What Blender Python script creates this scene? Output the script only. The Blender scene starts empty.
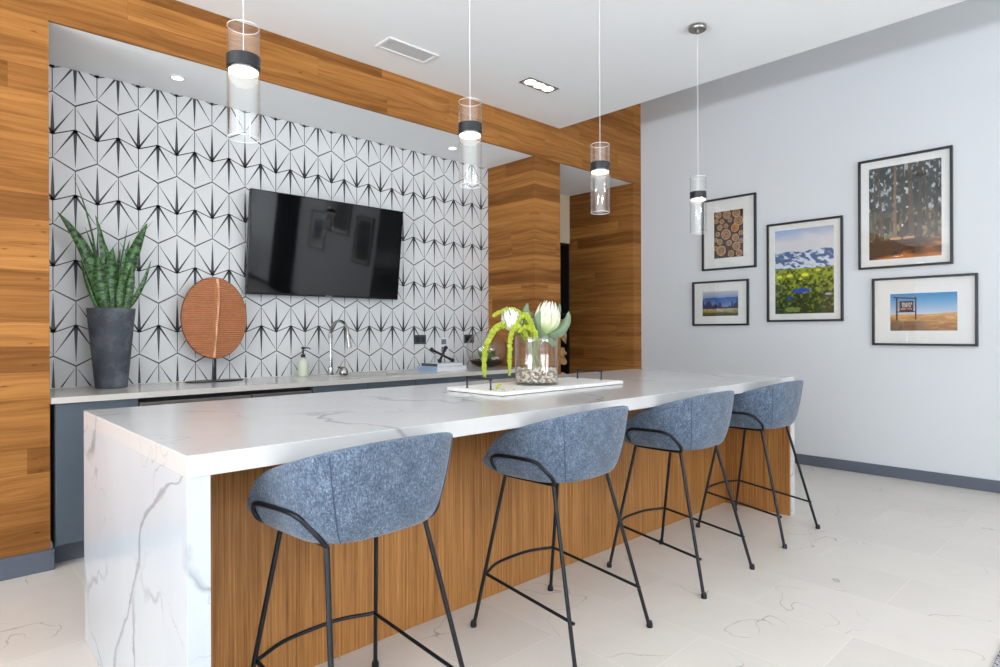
import bpy, math, random
from mathutils import Vector, Matrix
sc = bpy.context.scene
COL = sc.collection
PI = math.pi

# ------------------------------------------------------------------ helpers
class MB:
    def __init__(s): s.v=[]; s.f=[]; s.m=[]; s.uv=None; s.cur=0
    def face(s, idx): s.f.append(tuple(idx)); s.m.append(s.cur)
    def box(s, x0,x1,y0,y1,z0,z1):
        b=len(s.v)
        s.v += [(x0,y0,z0),(x1,y0,z0),(x1,y1,z0),(x0,y1,z0),(x0,y0,z1),(x1,y0,z1),(x1,y1,z1),(x0,y1,z1)]
        for q in ((0,3,2,1),(4,5,6,7),(0,1,5,4),(1,2,6,5),(2,3,7,6),(3,0,4,7)): s.face([b+i for i in q])
        return s
    def xbox(s, mat, sx,sy,sz):
        b=len(s.v)
        for x,y,z in ((-1,-1,-1),(1,-1,-1),(1,1,-1),(-1,1,-1),(-1,-1,1),(1,-1,1),(1,1,1),(-1,1,1)):
            s.v.append(tuple(mat@Vector((x*sx/2,y*sy/2,z*sz/2))))
        for q in ((0,3,2,1),(4,5,6,7),(0,1,5,4),(1,2,6,5),(2,3,7,6),(3,0,4,7)): s.face([b+i for i in q])
        return s
    def tube(s, pts, r, n=10, closed=False, caps=True):
        pts=[Vector(p) for p in pts]; N=len(pts); rs=r if isinstance(r,(list,tuple)) else [r]*N
        up=None; rings=[]
        for i,p in enumerate(pts):
            if closed: t=(pts[(i+1)%N]-pts[i-1])
            else: t=pts[min(i+1,N-1)]-pts[max(i-1,0)]
            t.normalize()
            if up is None:
                a=Vector((0,0,1)) if abs(t.z)<.9 else Vector((1,0,0))
                up=(a-t*a.dot(t)).normalized()
            else:
                up=(up-t*up.dot(t))
                up = up.normalized() if up.length>1e-6 else Vector((1,0,0))
            w=t.cross(up); b=len(s.v)
            for k in range(n):
                a=2*PI*k/n; s.v.append(tuple(p+(up*math.cos(a)+w*math.sin(a))*rs[i]))
            rings.append(b)
        M=N if closed else N-1
        for i in range(M):
            a=rings[i]; c=rings[(i+1)%N]
            for k in range(n): s.face((a+k,a+(k+1)%n,c+(k+1)%n,c+k))
        if caps and not closed:
            s.face([rings[0]+k for k in range(n)][::-1]); s.face([rings[-1]+k for k in range(n)])
        return s
    def lathe(s, prof, c=(0,0,0), n=40, sx=1, sy=1, closed=False):
        rings=[]
        for r,z in prof:
            b=len(s.v)
            if r<1e-6: s.v.append((c[0],c[1],c[2]+z)); rings.append((b,1))
            else:
                for k in range(n):
                    a=2*PI*k/n; s.v.append((c[0]+r*sx*math.cos(a),c[1]+r*sy*math.sin(a),c[2]+z))
                rings.append((b,n))
        P=list(zip(rings,rings[1:]))
        if closed: P.append((rings[-1],rings[0]))
        for (a,na),(b,nb) in P:
            for k in range(n):
                k2=(k+1)%n
                if na==1 and nb==1: continue
                if na==1: s.face((a,b+k2,b+k))
                elif nb==1: s.face((a+k,a+k2,b))
                else: s.face((a+k,a+k2,b+k2,b+k))
        return s
    def ball(s, c, r, n=12, m=8, sx=1,sy=1,sz=1):
        prof=[(r*math.sin(PI*i/m), -r*sz*math.cos(PI*i/m)) for i in range(m+1)]
        prof[0]=(0,prof[0][1]); prof[-1]=(0,prof[-1][1])
        return s.lathe(prof,c,n,sx,sy)
    def grid(s, fn, nu, nv):
        b=len(s.v)
        for j in range(nv+1):
            for i in range(nu+1): s.v.append(tuple(fn(i/nu,j/nv)))
        for j in range(nv):
            for i in range(nu):
                a=b+j*(nu+1)+i; s.face((a,a+1,a+nu+2,a+nu+1))
        return s
    def build(s, name, mats, parent=None, smooth=False, bevel=0, off=(0,0,0), bseg=2):
        me=bpy.data.meshes.new(name)
        o3=Vector(off)
        vs=[tuple(Vector(v)-o3) for v in s.v]
        me.from_pydata(vs,[],s.f)
        if not isinstance(mats,(list,tuple)): mats=[mats]
        for m in mats: me.materials.append(m)
        me.polygons.foreach_set('material_index', s.m)
        if smooth: me.polygons.foreach_set('use_smooth',[True]*len(s.f))
        me.update()
        o=bpy.data.objects.new(name,me); COL.objects.link(o)
        if parent: o.parent=parent
        else: o.location=o3
        if bevel:
            b=o.modifiers.new('Bevel','BEVEL'); b.width=bevel; b.segments=bseg; b.limit_method='ANGLE'; b.angle_limit=math.radians(40)
            b.harden_normals=False
        if smooth:
            try:
                bpy.context.view_layer.objects.active=o
                me.set_sharp_from_angle(angle=math.radians(42))
            except Exception: pass
        return o

def fix_normals(o):
    import bmesh
    bm=bmesh.new(); bm.from_mesh(o.data); bmesh.ops.recalc_face_normals(bm, faces=bm.faces); bm.to_mesh(o.data); bm.free(); return o
def tag(o,label=None,cat=None,group=None,kind=None):
    if label: o['label']=label
    if cat: o['category']=cat
    if group: o['group']=group
    if kind: o['kind']=kind
    return o
def thing(name,label,cat,loc=(0,0,0),group=None,rz=0):
    o=bpy.data.objects.new(name,None); COL.objects.link(o); o.location=loc; o.rotation_euler=(0,0,rz)
    o.empty_display_size=.1
    return tag(o,label,cat,group)
def struct(o): o['kind']='structure'; return o
def kids(o): return [c for c in bpy.data.objects if c.parent==o]
def copy_tree(o,parent=None):
    c=o.copy(); COL.objects.link(c)
    if parent: c.parent=parent
    for k in kids(o): copy_tree(k,c)
    return c
def rrect(cx,cy,w,h,r,n=6):
    P=[]
    for (sx,sy,a0) in ((1,1,0),(-1,1,90),(-1,-1,180),(1,-1,270)):
        for i in range(n+1):
            a=math.radians(a0+90*i/n)
            P.append((cx+sx*(w/2-r)+r*math.cos(a), cy+sy*(h/2-r)+r*math.sin(a)))
    return P
def smooth_path(pts, n=8):
    """Catmull-Rom through the points."""
    P=[Vector(p) for p in pts]; P=[P[0]*2-P[1]]+P+[P[-1]*2-P[-2]]; out=[]
    for i in range(1,len(P)-2):
        for k in range(n):
            t=k/n; a,b,c,d=P[i-1],P[i],P[i+1],P[i+2]
            out.append(.5*((2*b)+(c-a)*t+(2*a-5*b+4*c-d)*t*t+(3*b-a-3*c+d)*t**3))
    out.append(P[-2]); return out
def fillet(pts, r, n=5, closed=False):
    P=[Vector(p) for p in pts]; N=len(P); out=[]
    for i in range(N):
        if not closed and i in (0,N-1): out.append(P[i]); continue
        a=P[i-1]; b=P[i]; c=P[(i+1)%N]
        d1=(a-b); d2=(c-b); rr=min(r,d1.length*.45,d2.length*.45)
        p=b+d1.normalized()*rr; q=b+d2.normalized()*rr
        for k in range(n+1):
            t=k/n; out.append(p*(1-t)**2+b*2*t*(1-t)+q*t*t)
    return out

# ------------------------------------------------------------------ materials
class NT:
    def __init__(s,name):
        s.m=bpy.data.materials.new(name); s.m.use_nodes=True; s.t=s.m.node_tree; s.n=s.t.nodes; s.l=s.t.links
        s.b=s.n['Principled BSDF']
    def N(s,ty,**k):
        o=s.n.new(ty)
        for a,v in k.items(): setattr(o,a,v)
        return o
    def set(s,sock,v):
        if isinstance(v,bpy.types.NodeSocket): s.l.new(v,sock)
        else: sock.default_value=v
    def math(s,op,a,b=None,c=None,clamp=False):
        o=s.N('ShaderNodeMath',operation=op); o.use_clamp=clamp
        s.set(o.inputs[0],a)
        if b is not None: s.set(o.inputs[1],b)
        if c is not None: s.set(o.inputs[2],c)
        return o.outputs[0]
    def comb(s,x,y,z):
        o=s.N('ShaderNodeCombineXYZ')
        for i,v in enumerate((x,y,z)): s.set(o.inputs[i],v)
        return o.outputs[0]
    def sep(s,v):
        o=s.N('ShaderNodeSeparateXYZ'); s.l.new(v,o.inputs[0]); return o.outputs
    def pos(s): return s.N('ShaderNodeNewGeometry').outputs['Position']
    def obj(s): return s.N('ShaderNodeTexCoord').outputs['Object']
    def noise(s,v,scale=5,detail=2,rough=.5,dist=0):
        o=s.N('ShaderNodeTexNoise'); s.l.new(v,o.inputs['Vector'])
        for k,x in (('Scale',scale),('Detail',detail),('Roughness',rough),('Distortion',dist)): s.set(o.inputs[k],x)
        return o.outputs['Fac']
    def white(s,v):
        o=s.N('ShaderNodeTexWhiteNoise',noise_dimensions='3D'); s.l.new(v,o.inputs['Vector']); return o.outputs['Value']
    def ramp(s,f,stops,interp='LINEAR'):
        o=s.N('ShaderNodeValToRGB'); o.color_ramp.interpolation=interp
        e=o.color_ramp.elements
        while len(e)<len(stops): e.new(.5)
        for el,(p,c) in zip(e,stops): el.position=p; el.color=(*c,1) if len(c)==3 else c
        s.l.new(f,o.inputs[0]); return o.outputs[0]
    def mix(s,f,a,b,mode='MIX'):
        o=s.N('ShaderNodeMix',data_type='RGBA',blend_type=mode)
        s.set(o.inputs[0],f)
        for i,v in ((6,a),(7,b)):
            if isinstance(v,tuple) and len(v)==3: v=(*v,1)
            s.set(o.inputs[i],v)
        return o.outputs[2]
    def mr(s,v,a,b,c=0,d=1):
        o=s.N('ShaderNodeMapRange'); o.clamp=True
        s.set(o.inputs[0],v)
        for i,x in enumerate((a,b,c,d)): o.inputs[i+1].default_value=x
        return o.outputs[0]
    def bump(s,h,strength=.2,dist=.002):
        o=s.N('ShaderNodeBump'); o.inputs['Strength'].default_value=strength; o.inputs['Distance'].default_value=dist
        s.l.new(h,o.inputs['Height']); s.l.new(o.outputs[0],s.b.inputs['Normal'])
    def out(s,col=None,rough=None,metal=None,spec=None):
        for k,v in (('Base Color',col),('Roughness',rough),('Metallic',metal),('Specular IOR Level',spec)):
            if v is None: continue
            if isinstance(v,tuple) and len(v)==3: v=(*v,1)
            s.set(s.b.inputs[k],v)
        return s.m
def srgb(r,g,b):
    f=lambda c:(c/255/12.92) if c/255<=.04045 else ((c/255+.055)/1.055)**2.4
    return (f(r),f(g),f(b))
def plain(name,c,rough=.5,metal=0,spec=.5,var=.06,scale=30):
    m=NT(name); n=m.noise(m.obj(),scale,3)
    c2=tuple(x*(1-var) for x in c); c3=tuple(min(1,x*(1+var)) for x in c)
    return m.out(m.mix(n,c2,c3),rough,metal,spec)
def emit(name,c,s):
    m=NT(name); m.b.inputs['Emission Color'].default_value=(*c,1); m.b.inputs['Emission Strength'].default_value=s
    return m.out((.8,.8,.8),.5)

# painted walls and ceilings
def paint(name,c,rough=.75):
    m=NT(name); n=m.noise(m.pos(),180,2); m.bump(n,.08,.001)
    n2=m.noise(m.pos(),1.3,2)
    return m.out(m.mix(n2,tuple(x*.98 for x in c),c),rough,spec=.25)
M_wall=paint('wall_paint',srgb(214,217,220)); M_ceil=paint('ceiling_paint',srgb(243,246,247)); M_cream=paint('cream_paint',srgb(205,190,165))
# horizontal plank cladding
def planks():
    m=NT('plank_wood'); x,y,z=m.sep(m.pos())
    u=m.math('ADD',x,y); H=.1302
    zr=m.math('DIVIDE',m.math('ADD',z,.016),H); row=m.math('FLOOR',zr)
    off=m.math('MULTIPLY',m.white(m.comb(row,3.7,1.1)),7.3)
    pu=m.math('DIVIDE',m.math('ADD',u,off),1.15); col=m.math('FLOOR',pu)
    rnd=m.white(m.comb(row,col,.5)); rnd2=m.white(m.comb(col,row,9.5))
    seed=m.math('MULTIPLY',rnd,37.0)
    gv=m.comb(m.math('MULTIPLY',u,1.1),m.math('MULTIPLY',z,11.0),seed)
    warp=m.noise(m.comb(m.math('MULTIPLY',u,1.3),m.math('MULTIPLY',z,6),seed),1.2,2)
    gv2=m.comb(m.math('MULTIPLY',u,.9),m.math('ADD',m.math('MULTIPLY',z,38.0),m.math('MULTIPLY',warp,5.0)),seed)
    g1=m.noise(gv2,1.0,5,.6); g2=m.noise(m.comb(m.math('MULTIPLY',u,3),m.math('MULTIPLY',z,170),seed),1.0,3)
    g3=m.noise(gv,1.0,3,.5,.6)
    t=m.math('ADD',m.math('MULTIPLY',g1,.55),m.math('MULTIPLY',g2,.2)); t=m.math('ADD',t,m.math('MULTIPLY',g3,.25))
    c=m.ramp(t,[(.28,srgb(98,60,26)),(.44,srgb(140,92,44)),(.56,srgb(165,111,58)),(.74,srgb(192,138,80))])
    tone=m.ramp(rnd2,[(0,(.62,.57,.52)),(.35,(.84,.81,.78)),(.7,(1.0,1.0,1.0)),(1,(1.16,1.18,1.16))])
    c=m.mix(1.0,c,tone,'MULTIPLY')
    fz=m.math('FRACT',zr); e=m.math('MINIMUM',fz,m.math('SUBTRACT',1.0,fz)); l=m.mr(e,.0,.012,.72,1)
    fu=m.math('FRACT',pu); e2=m.math('MINIMUM',fu,m.math('SUBTRACT',1.0,fu)); l2=m.mr(e2,.0,.0015,.75,1)
    c=m.mix(1.0,c,m.comb(m.math('MULTIPLY',l,l2),m.math('MULTIPLY',l,l2),m.math('MULTIPLY',l,l2)),'MULTIPLY')
    vo=m.N('ShaderNodeTexVoronoi'); m.l.new(m.comb(m.math('MULTIPLY',u,1.1),m.math('MULTIPLY',z,3.6),seed),vo.inputs['Vector'])
    k=m.mr(vo.outputs['Distance'],.03,.11,.45,1)
    c=m.mix(1.0,c,m.comb(k,k,k),'MULTIPLY')
    m.bump(g2,.08,.001)
    return m.out(c,.6,spec=.12)
M_plank=planks()
def veneer():
    m=NT('vertical_veneer'); x,y,z=m.sep(m.pos()); u=m.math('ADD',x,m.math('MULTIPLY',y,1.0))
    w=m.noise(m.comb(m.math('MULTIPLY',u,6),0.0,m.math('MULTIPLY',z,.7)),1.0,2)
    g=m.noise(m.comb(m.math('ADD',m.math('MULTIPLY',u,120),m.math('MULTIPLY',w,2)),0.0,m.math('MULTIPLY',z,1.6)),1.0,3,.6)
    g2=m.noise(m.comb(m.math('MULTIPLY',u,30),3.0,m.math('MULTIPLY',z,.8)),1.0,2)
    g4=m.noise(m.comb(m.math('MULTIPLY',u,260),3.0,m.math('MULTIPLY',z,14)),1.0,2)
    t=m.math('ADD',m.math('MULTIPLY',g,.65),m.math('MULTIPLY',g2,.2)); t=m.math('ADD',t,m.math('MULTIPLY',g4,.15))
    c=m.ramp(t,[(.34,srgb(116,74,36)),(.47,srgb(156,106,56)),(.56,srgb(176,124,70)),(.68,srgb(196,144,86))])
    m.bump(g,.05,.001)
    return m.out(c,.45,spec=.3)
M_veneer=veneer()
def quartz(name,base,vein,strong=1.0,curve=None):
    m=NT(name); p=m.pos(); x,y,z=m.sep(p)
    wn=m.N('ShaderNodeTexNoise'); m.l.new(p,wn.inputs['Vector']); wn.inputs['Scale'].default_value=3.1; wn.inputs['Detail'].default_value=5
    vm=m.N('ShaderNodeVectorMath',operation='MULTIPLY_ADD'); m.l.new(wn.outputs['Color'],vm.inputs[0]); vm.inputs[1].default_value=(.34,.34,.34); m.l.new(p,vm.inputs[2])
    q=vm.outputs[0]
    n1=m.noise(q,1.25,1,.4); r1=m.math('ABSOLUTE',m.math('SUBTRACT',n1,.5)); v1=m.mr(r1,.0,.012,1,0)
    n2=m.noise(q,2.6,2,.5); r2=m.math('ABSOLUTE',m.math('SUBTRACT',n2,.47)); v2=m.mr(r2,.0,.007,1,0)
    mask=m.mr(m.noise(p,1.6,2),.44,.62,0,1); mask2=m.mr(m.noise(p,2.3,2),.5,.6,0,1)
    v=m.math('MAXIMUM',m.math('MULTIPLY',m.math('MULTIPLY',v1,mask),.75*strong),m.math('MULTIPLY',m.math('MULTIPLY',v2,mask2),.4*strong))
    cloud=m.mr(m.noise(q,1.2,4),.35,.7,0,.16)
    v=m.math('MAXIMUM',v,m.math('MULTIPLY',cloud,strong))
    if curve:
        fc=m.N('ShaderNodeFloatCurve'); cm=fc.mapping; cu=cm.curves[0]
        for i,(a,b) in enumerate(curve):
            if i<2: cu.points[i].location=(a,b)
            else: cu.points.new(a,b)
        cm.update()
        m.l.new(m.math('DIVIDE',z,.915),fc.inputs['Value']); fc.inputs['Factor'].default_value=1
        yc=m.math('ADD',m.math('MULTIPLY',fc.outputs[0],1.28),1.67)
        nn=m.noise(p,9,4); yy=m.math('ADD',y,m.math('MULTIPLY',m.math('SUBTRACT',nn,.5),.09))
        d=m.math('ABSOLUTE',m.math('SUBTRACT',yy,yc)); wd=m.mr(m.noise(p,5,1),.3,.7,.008,.026)
        vv=m.math('SUBTRACT',1.0,m.math('DIVIDE',d,wd),clamp=True)
        vv=m.math('MULTIPLY',m.math('POWER',vv,.5),.62)
        edge=m.math('MULTIPLY',m.mr(d,.0,.05,.22,0),m.mr(m.noise(p,14,4),.45,.6,0,1))
        v=m.math('MAXIMUM',v,m.math('MAXIMUM',vv,edge))
    c=m.mix(v,base,vein)
    return m.out(c,.16,spec=.5)
curve=[(0,.62),(.16,.585),(.318,.488),(.438,.424),(.578,.362),(.685,.342),(.758,.286),(.81,.218),(.885,.136),(.93,.03),(1,.0)]
M_quartz=quartz('island_quartz',srgb(206,206,206),srgb(112,116,122),.85)
M_qend=quartz('island_quartz_end',srgb(196,203,210),srgb(100,104,110),1.15,curve)  # same stone tinted cooler, window light put into the end panel's colour
def counter_mat():
    m=NT('counter_quartz'); n=m.noise(m.pos(),60,3); n2=m.noise(m.pos(),3,3)
    return m.out(m.mix(n2,srgb(198,192,185),m.mix(n,srgb(204,199,192),srgb(220,216,211))),.14,spec=.5)
M_counter=counter_mat()
def floor_mat():
    m=NT('floor_tile'); x,y,z=m.sep(m.pos()); W=.4236; L=.84
    cx=m.math('DIVIDE',m.math('SUBTRACT',x,1.883),W); col=m.math('FLOOR',cx)
    par=m.math('MODULO',m.math('ABSOLUTE',col),2.0)
    cy=m.math('DIVIDE',m.math('ADD',y,m.math('MULTIPLY',m.math('SUBTRACT',1.0,par),.42)),L)
    row=m.math('FLOOR',cy)
    fx=m.math('FRACT',cx); fy=m.math('FRACT',cy)
    ex=m.math('MULTIPLY',m.math('MINIMUM',fx,m.math('SUBTRACT',1.0,fx)),W); ey=m.math('MULTIPLY',m.math('MINIMUM',fy,m.math('SUBTRACT',1.0,fy)),L)
    g=m.mr(m.math('MINIMUM',ex,ey),.0012,.0026,1,0)
    rnd=m.white(m.comb(col,row,2.2)); s=m.math('MULTIPLY',rnd,50.0)
    pv=m.comb(x,y,s)
    wn=m.N('ShaderNodeTexNoise'); m.l.new(pv,wn.inputs['Vector']); wn.inputs['Scale'].default_value=4; wn.inputs['Detail'].default_value=4
    vm=m.N('ShaderNodeVectorMath',operation='MULTIPLY_ADD'); m.l.new(wn.outputs['Color'],vm.inputs[0]); vm.inputs[1].default_value=(.22,.22,.0); m.l.new(pv,vm.inputs[2])
    n1=m.noise(vm.outputs[0],1.9,2,.5); r1=m.math('ABSOLUTE',m.math('SUBTRACT',n1,.5)); v1=m.mr(r1,.0,.0025,1,0)
    mask=m.mr(m.noise(pv,2.1,1),.50,.54,0,1)
    cl=m.noise(vm.outputs[0],2.5,4,.6)
    base=m.mix(cl,srgb(205,198,191),srgb(221,215,208))
    tone=m.mr(rnd,0,1,.965,1.02); base=m.mix(1.0,base,m.comb(tone,tone,tone),'MULTIPLY')
    c=m.mix(m.math('MULTIPLY',m.math('MULTIPLY',v1,mask),.62),base,srgb(104,92,84))
    c=m.mix(m.math('MULTIPLY',g,.75),c,srgb(228,222,214))
    return m.out(c,.3,spec=.4)
M_floor=floor_mat()
M_tile=NT('white_glazed_tile'); _n=M_tile.noise(M_tile.pos(),2,2); M_tile=M_tile.out(M_tile.mix(_n,srgb(214,215,216),srgb(222,223,224)),.3,spec=.45)
M_inlay=plain('dark_tile_inlay',srgb(52,56,58),.4)
M_black=plain('matt_black_metal',srgb(34,36,40),.38,.3)
M_rod=plain('black_steel_rod',srgb(30,33,38),.35,.5)
M_base=plain('slate_baseboard',srgb(88,94,106),.5)
M_cab=plain('slate_cabinet_paint',srgb(76,86,95),.45)
M_steel=plain('brushed_steel',srgb(150,140,134),.3,.9)
M_chrome=plain('polished_chrome',srgb(176,172,168),.12,1,var=.01)
M_nickel=plain('brushed_nickel',srgb(150,148,144),.3,1)
M_screen=plain('dark_screen',srgb(6,7,8),.04,0,.6,var=.0)
M_bezel=plain('gloss_black_bezel',srgb(10,10,11),.15)
M_frame=plain('black_picture_frame',srgb(30,31,34),.4)
M_matb=plain('white_mat_board',srgb(238,239,236),.85,spec=.2)
M_white=plain('white_metal',srgb(226,226,226),.4)
M_soil=plain('dark_soil',srgb(50,40,32),.9,var=.4,scale=80)
M_dark=plain('dark_void',srgb(16,15,15),.7)
def fabric():
    m=NT('blue_grey_wool'); p=m.obj()
    n=m.noise(p,150,3,.8); n2=m.noise(p,22,4,.7); x,y,z=m.sep(p)
    n3=m.noise(m.comb(m.math('MULTIPLY',m.math('ADD',x,y),260),m.math('MULTIPLY',m.math('SUBTRACT',x,y),260),m.math('MULTIPLY',z,60)),1,2)
    t=m.math('ADD',m.math('MULTIPLY',n,.5),m.math('ADD',m.math('MULTIPLY',n2,.2),m.math('MULTIPLY',n3,.3)))
    c=m.ramp(t,[(.34,srgb(40,50,63)),(.5,srgb(80,94,113)),(.66,srgb(136,151,168))])
    m.bump(n,.5,.002); m.b.inputs['Sheen Weight'].default_value=.25; m.b.inputs['Sheen Roughness'].default_value=.5
    return m.out(c,.9,spec=.15)
M_fabric=fabric(); M_seam=plain('dark_seam_thread',srgb(60,70,92),.9)
def glass(name,tint=(1,1,1),ior=1.45,rough=0):
    m=NT(name); m.b.inputs['Transmission Weight'].default_value=1; m.b.inputs['IOR'].default_value=ior
    n=m.noise(m.obj(),3,1); return m.out(m.mix(n,tint,tuple(x*.995 for x in tint)),rough)
M_soapliq=plain('pale_green_soap',srgb(206,212,190),.12,var=.02)
def thin(name,tint,k,rough=.02,edge=0.0):
    m=NT(name); tr=m.N('ShaderNodeBsdfTransparent'); tr.inputs[0].default_value=(*tint,1); gl=m.N('ShaderNodeBsdfGlossy'); gl.inputs['Roughness'].default_value=rough
    mx=m.N('ShaderNodeMixShader'); n=m.noise(m.obj(),2,1)
    lw=m.N('ShaderNodeLayerWeight'); lw.inputs[0].default_value=.5
    fac=m.math('MULTIPLY',m.math('MULTIPLY_ADD',m.math('POWER',lw.outputs['Facing'],5.0),edge or .9,.045),m.math('MULTIPLY_ADD',n,.05,k),clamp=True)
    m.l.new(fac,mx.inputs[0]); m.l.new(tr.outputs[0],mx.inputs[1]); m.l.new(gl.outputs[0],mx.inputs[2])
    m.l.new(mx.outputs[0],m.n['Material Output'].inputs[0]); return m.m
M_pane=thin('picture_glass',(1,1,1),1.0); M_glass=thin('clear_thin_glass',(.995,.998,.995),1.0,.02,.9)
M_rim_glint=plain('glass_edge_glint',srgb(236,238,238),.08,var=.01)  # pale rings on the tube ends, a painted glint of the glass edge
M_lamp=emit('warm_lamp_lens',(1,.88,.72),5); M_can=emit('recessed_lamp_lens',(1,.92,.80),5)
def vcol(name,rough=.6):
    m=NT(name); a=m.N('ShaderNodeAttribute',attribute_name='Col'); return m.out(a.outputs['Color'],rough,spec=.2)
M_print=vcol('printed_photograph')

# ------------------------------------------------------------------ room shell
XW=5.92; YW=3.96; ZC=3.176; ZT=4.2; YT=4.60; ZS=2.85; XL=-5.5; YF=-6.5
NL,NR=.526,4.196       # tiled niche
HL,HR=4.553,5.772     # hallway opening
struct(MB().box(XL-.1,XW+.1,YF-.1,5.6,-.1,0).build('floor',M_floor))
struct(MB().box(XL,4.55,YF,YW,ZC,ZC+.12).build('ceiling',M_ceil))
struct(MB().box(XL,XW+.1,YF,YW+.02,ZT,ZT+.1).build('ceiling',M_ceil))
w=MB()
w.box(XL,NL,YW,YW+.9,0,ZC+.1); w.box(NL,NR,YW,YW+.02,ZS,ZC+.1); w.box(NR,HL,YW,YW+.93,0,ZC+.1)
w.box(HL,HR,YW,YW+.02,ZS,ZC+.1); w.box(HR,XW+.05,YW,YW+.93,0,ZC+.1); w.box(4.45,XW+.05,YW,YW+.02,ZC+.1,ZT)
struct(w.build('wall_back',M_plank))
struct(MB().box(NL,NR,YW+.02,YT+.05,ZS,ZS+.1).build('ceiling',M_ceil))
struct(MB().box(HL,HR,YW+.02,4.95,ZS,ZS+.1).build('ceiling',M_ceil))
struct(MB().box(XW,XW+.1,YF-.1,YW+.0,0,ZT).build('wall_right',M_wall))
# hallway end wall with a recess for firewood
w=MB(); w.box(HL,4.98,4.87,4.97,0,ZS); w.box(4.98,HR,4.87,4.97,2.28,ZS)
struct(w.build('wall_hall_end',M_cream))
# tiled wall: white sheet with the dark inlay lines standing 0.6 mm proud
def tiled_wall():
    m=MB(); m.cur=0; m.box(NL,NR,YT,YT+.08,.80,ZS); m.cur=1
    yf=YT-.0006
    import bmesh
    P=.11575; X0=.6285; V=.4015
    x_of=lambda k: X0+P*k
    segs=[]
    def poly(pts):
        def clip(pts,ax,lim,keep):
            out=[]
            for i in range(len(pts)):
                a=pts[i]; b=pts[(i+1)%len(pts)]; ia=keep(a[ax],lim); ib=keep(b[ax],lim)
                if ia: out.append(a)
                if ia!=ib:
                    t=(lim-a[ax])/(b[ax]-a[ax]); out.append((a[0]+(b[0]-a[0])*t,a[1]+(b[1]-a[1])*t))
            return out
        ge=lambda v,l:v>=l; le=lambda v,l:v<=l
        for ax,lim,k in ((0,NL+.001,ge),(0,NR-.001,le),(1,.892,ge),(1,ZS-.001,le)):
            pts=clip(pts,ax,lim,k)
            if len(pts)<3: return
        area=sum(pts[i][0]*pts[(i+1)%len(pts)][1]-pts[(i+1)%len(pts)][0]*pts[i][1] for i in range(len(pts)))
        if abs(area)<1e-9: return
        if area<0: pts=pts[::-1]
        b=len(m.v)
        for p in pts: m.v.append((p[0],yf,p[1]))
        m.face(range(b,b+len(pts)))
    def line(a,b,w0,w1):
        dx,dz=b[0]-a[0],b[1]-a[1]; L=math.hypot(dx,dz); nx,nz=-dz/L,dx/L
        poly([(a[0]+nx*w0/2,a[1]+nz*w0/2),(a[0]-nx*w0/2,a[1]-nz*w0/2),(b[0]-nx*w1/2,b[1]-nz*w1/2),(b[0]+nx*w1/2,b[1]+nz*w1/2)])
    T=.0052
    for k in range(-2,34):
        for r in range(-5,3):
            zt = 2.690+r*V if k%2==0 else 2.477+.0015+r*V       # top vertex of this hexagon
            dn=.0655 if k%2==0 else .0500; h=.258 if k%2==0 else .2525
            zb=zt-h; x=x_of(k); xl=x-P; xr=x+P
            # edges
            zsu=zt-(.066 if k%2==0 else .048)
            line((x,zt),(xr,zsu),T,T); line((x,zt),(xl,zsu),T,T)
            line((x,zb),(xr,zb+(.047 if k%2==0 else .064)),T,T); line((x,zb),(xl,zb+(.047 if k%2==0 else .064)),T,T)
            line((xr,zsu),(xr,zb+(.047 if k%2==0 else .064)),T,T)
            if k%2==0:   # rays rise from the bottom vertex
                line((x,zb),(x,zt-.022),.023,.002)
                for s in (-1,1): line((x,zb+.004),(x+s*(P-.008),zb+.176),.0135,.0018)
            else:        # rays fall from the top vertex
                line((x,zt),(x,zb+.022),.023,.002)
                for s in (-1,1): line((x,zt-.004),(x+s*(P-.008),zt-.176),.0135,.0018)
    return m.build('wall_niche',[M_tile,M_inlay])
struct(tiled_wall())
# walls behind the camera with tall window openings
w=MB(); wins_l=[(-5.2,-1.6),(-.8,2.8)]
ys=[YF]+[v for p in wins_l for v in p]+[YW]
for i in range(0,len(ys),2): w.box(XL-.1,XL,ys[i],ys[i+1],0,ZC)
for a,b in wins_l: w.box(XL-.1,XL,a,b,0,.35); w.box(XL-.1,XL,a,b,2.9,ZC)
struct(w.build('wall_left',M_wall))
w=MB(); wins_f=[(-4.8,-1.6),(-.9,2.3),(2.9,5.5)]
xs=[XL-.1]+[v for p in wins_f for v in p]+[XW+.1]
for i in range(0,len(xs),2): w.box(xs[i],xs[i+1],YF-.1,YF,0,ZT)
for a,b in wins_f: w.box(a,b,YF-.1,YF,0,.35); w.box(a,b,YF-.1,YF,2.9,ZT)
struct(w.build('wall_front',M_wall))
n=0
for a,b in wins_l:
    n+=1; m=MB()
    for q in (a,(a+b)/2-.03,b-.06): m.box(XL-.08,XL-.02,q,q+.06,.35,2.9)
    m.box(XL-.08,XL-.02,a,b,.35,.41); m.box(XL-.08,XL-.02,a,b,2.84,2.9); m.box(XL-.08,XL-.02,a,b,2.2,2.25)
    struct(m.build('window_%d'%n,M_black))
for a,b in wins_f:
    n+=1; m=MB()
    for q in (a,(a+b)/2-.03,b-.06): m.box(q,q+.06,YF-.08,YF-.02,.35,2.9)
    m.box(a,b,YF-.08,YF-.02,.35,.41); m.box(a,b,YF-.08,YF-.02,2.84,2.9); m.box(a,b,YF-.08,YF-.02,2.2,2.25)
    struct(m.build('window_%d'%n,M_black))
# baseboards
struct(MB().box(XW-.016,XW,YF,YW-.001,0,.092).build('baseboard_right',M_base,bevel=.003))
struct(MB().box(XL,NL+.014,YW-.032,YW-.0005,0,.105).build('baseboard_left',M_base,bevel=.003))
struct(MB().box(HR-.014,HR-.0005,YW,4.87,0,.092).build('baseboard_hall',M_base,bevel=.003))

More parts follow.
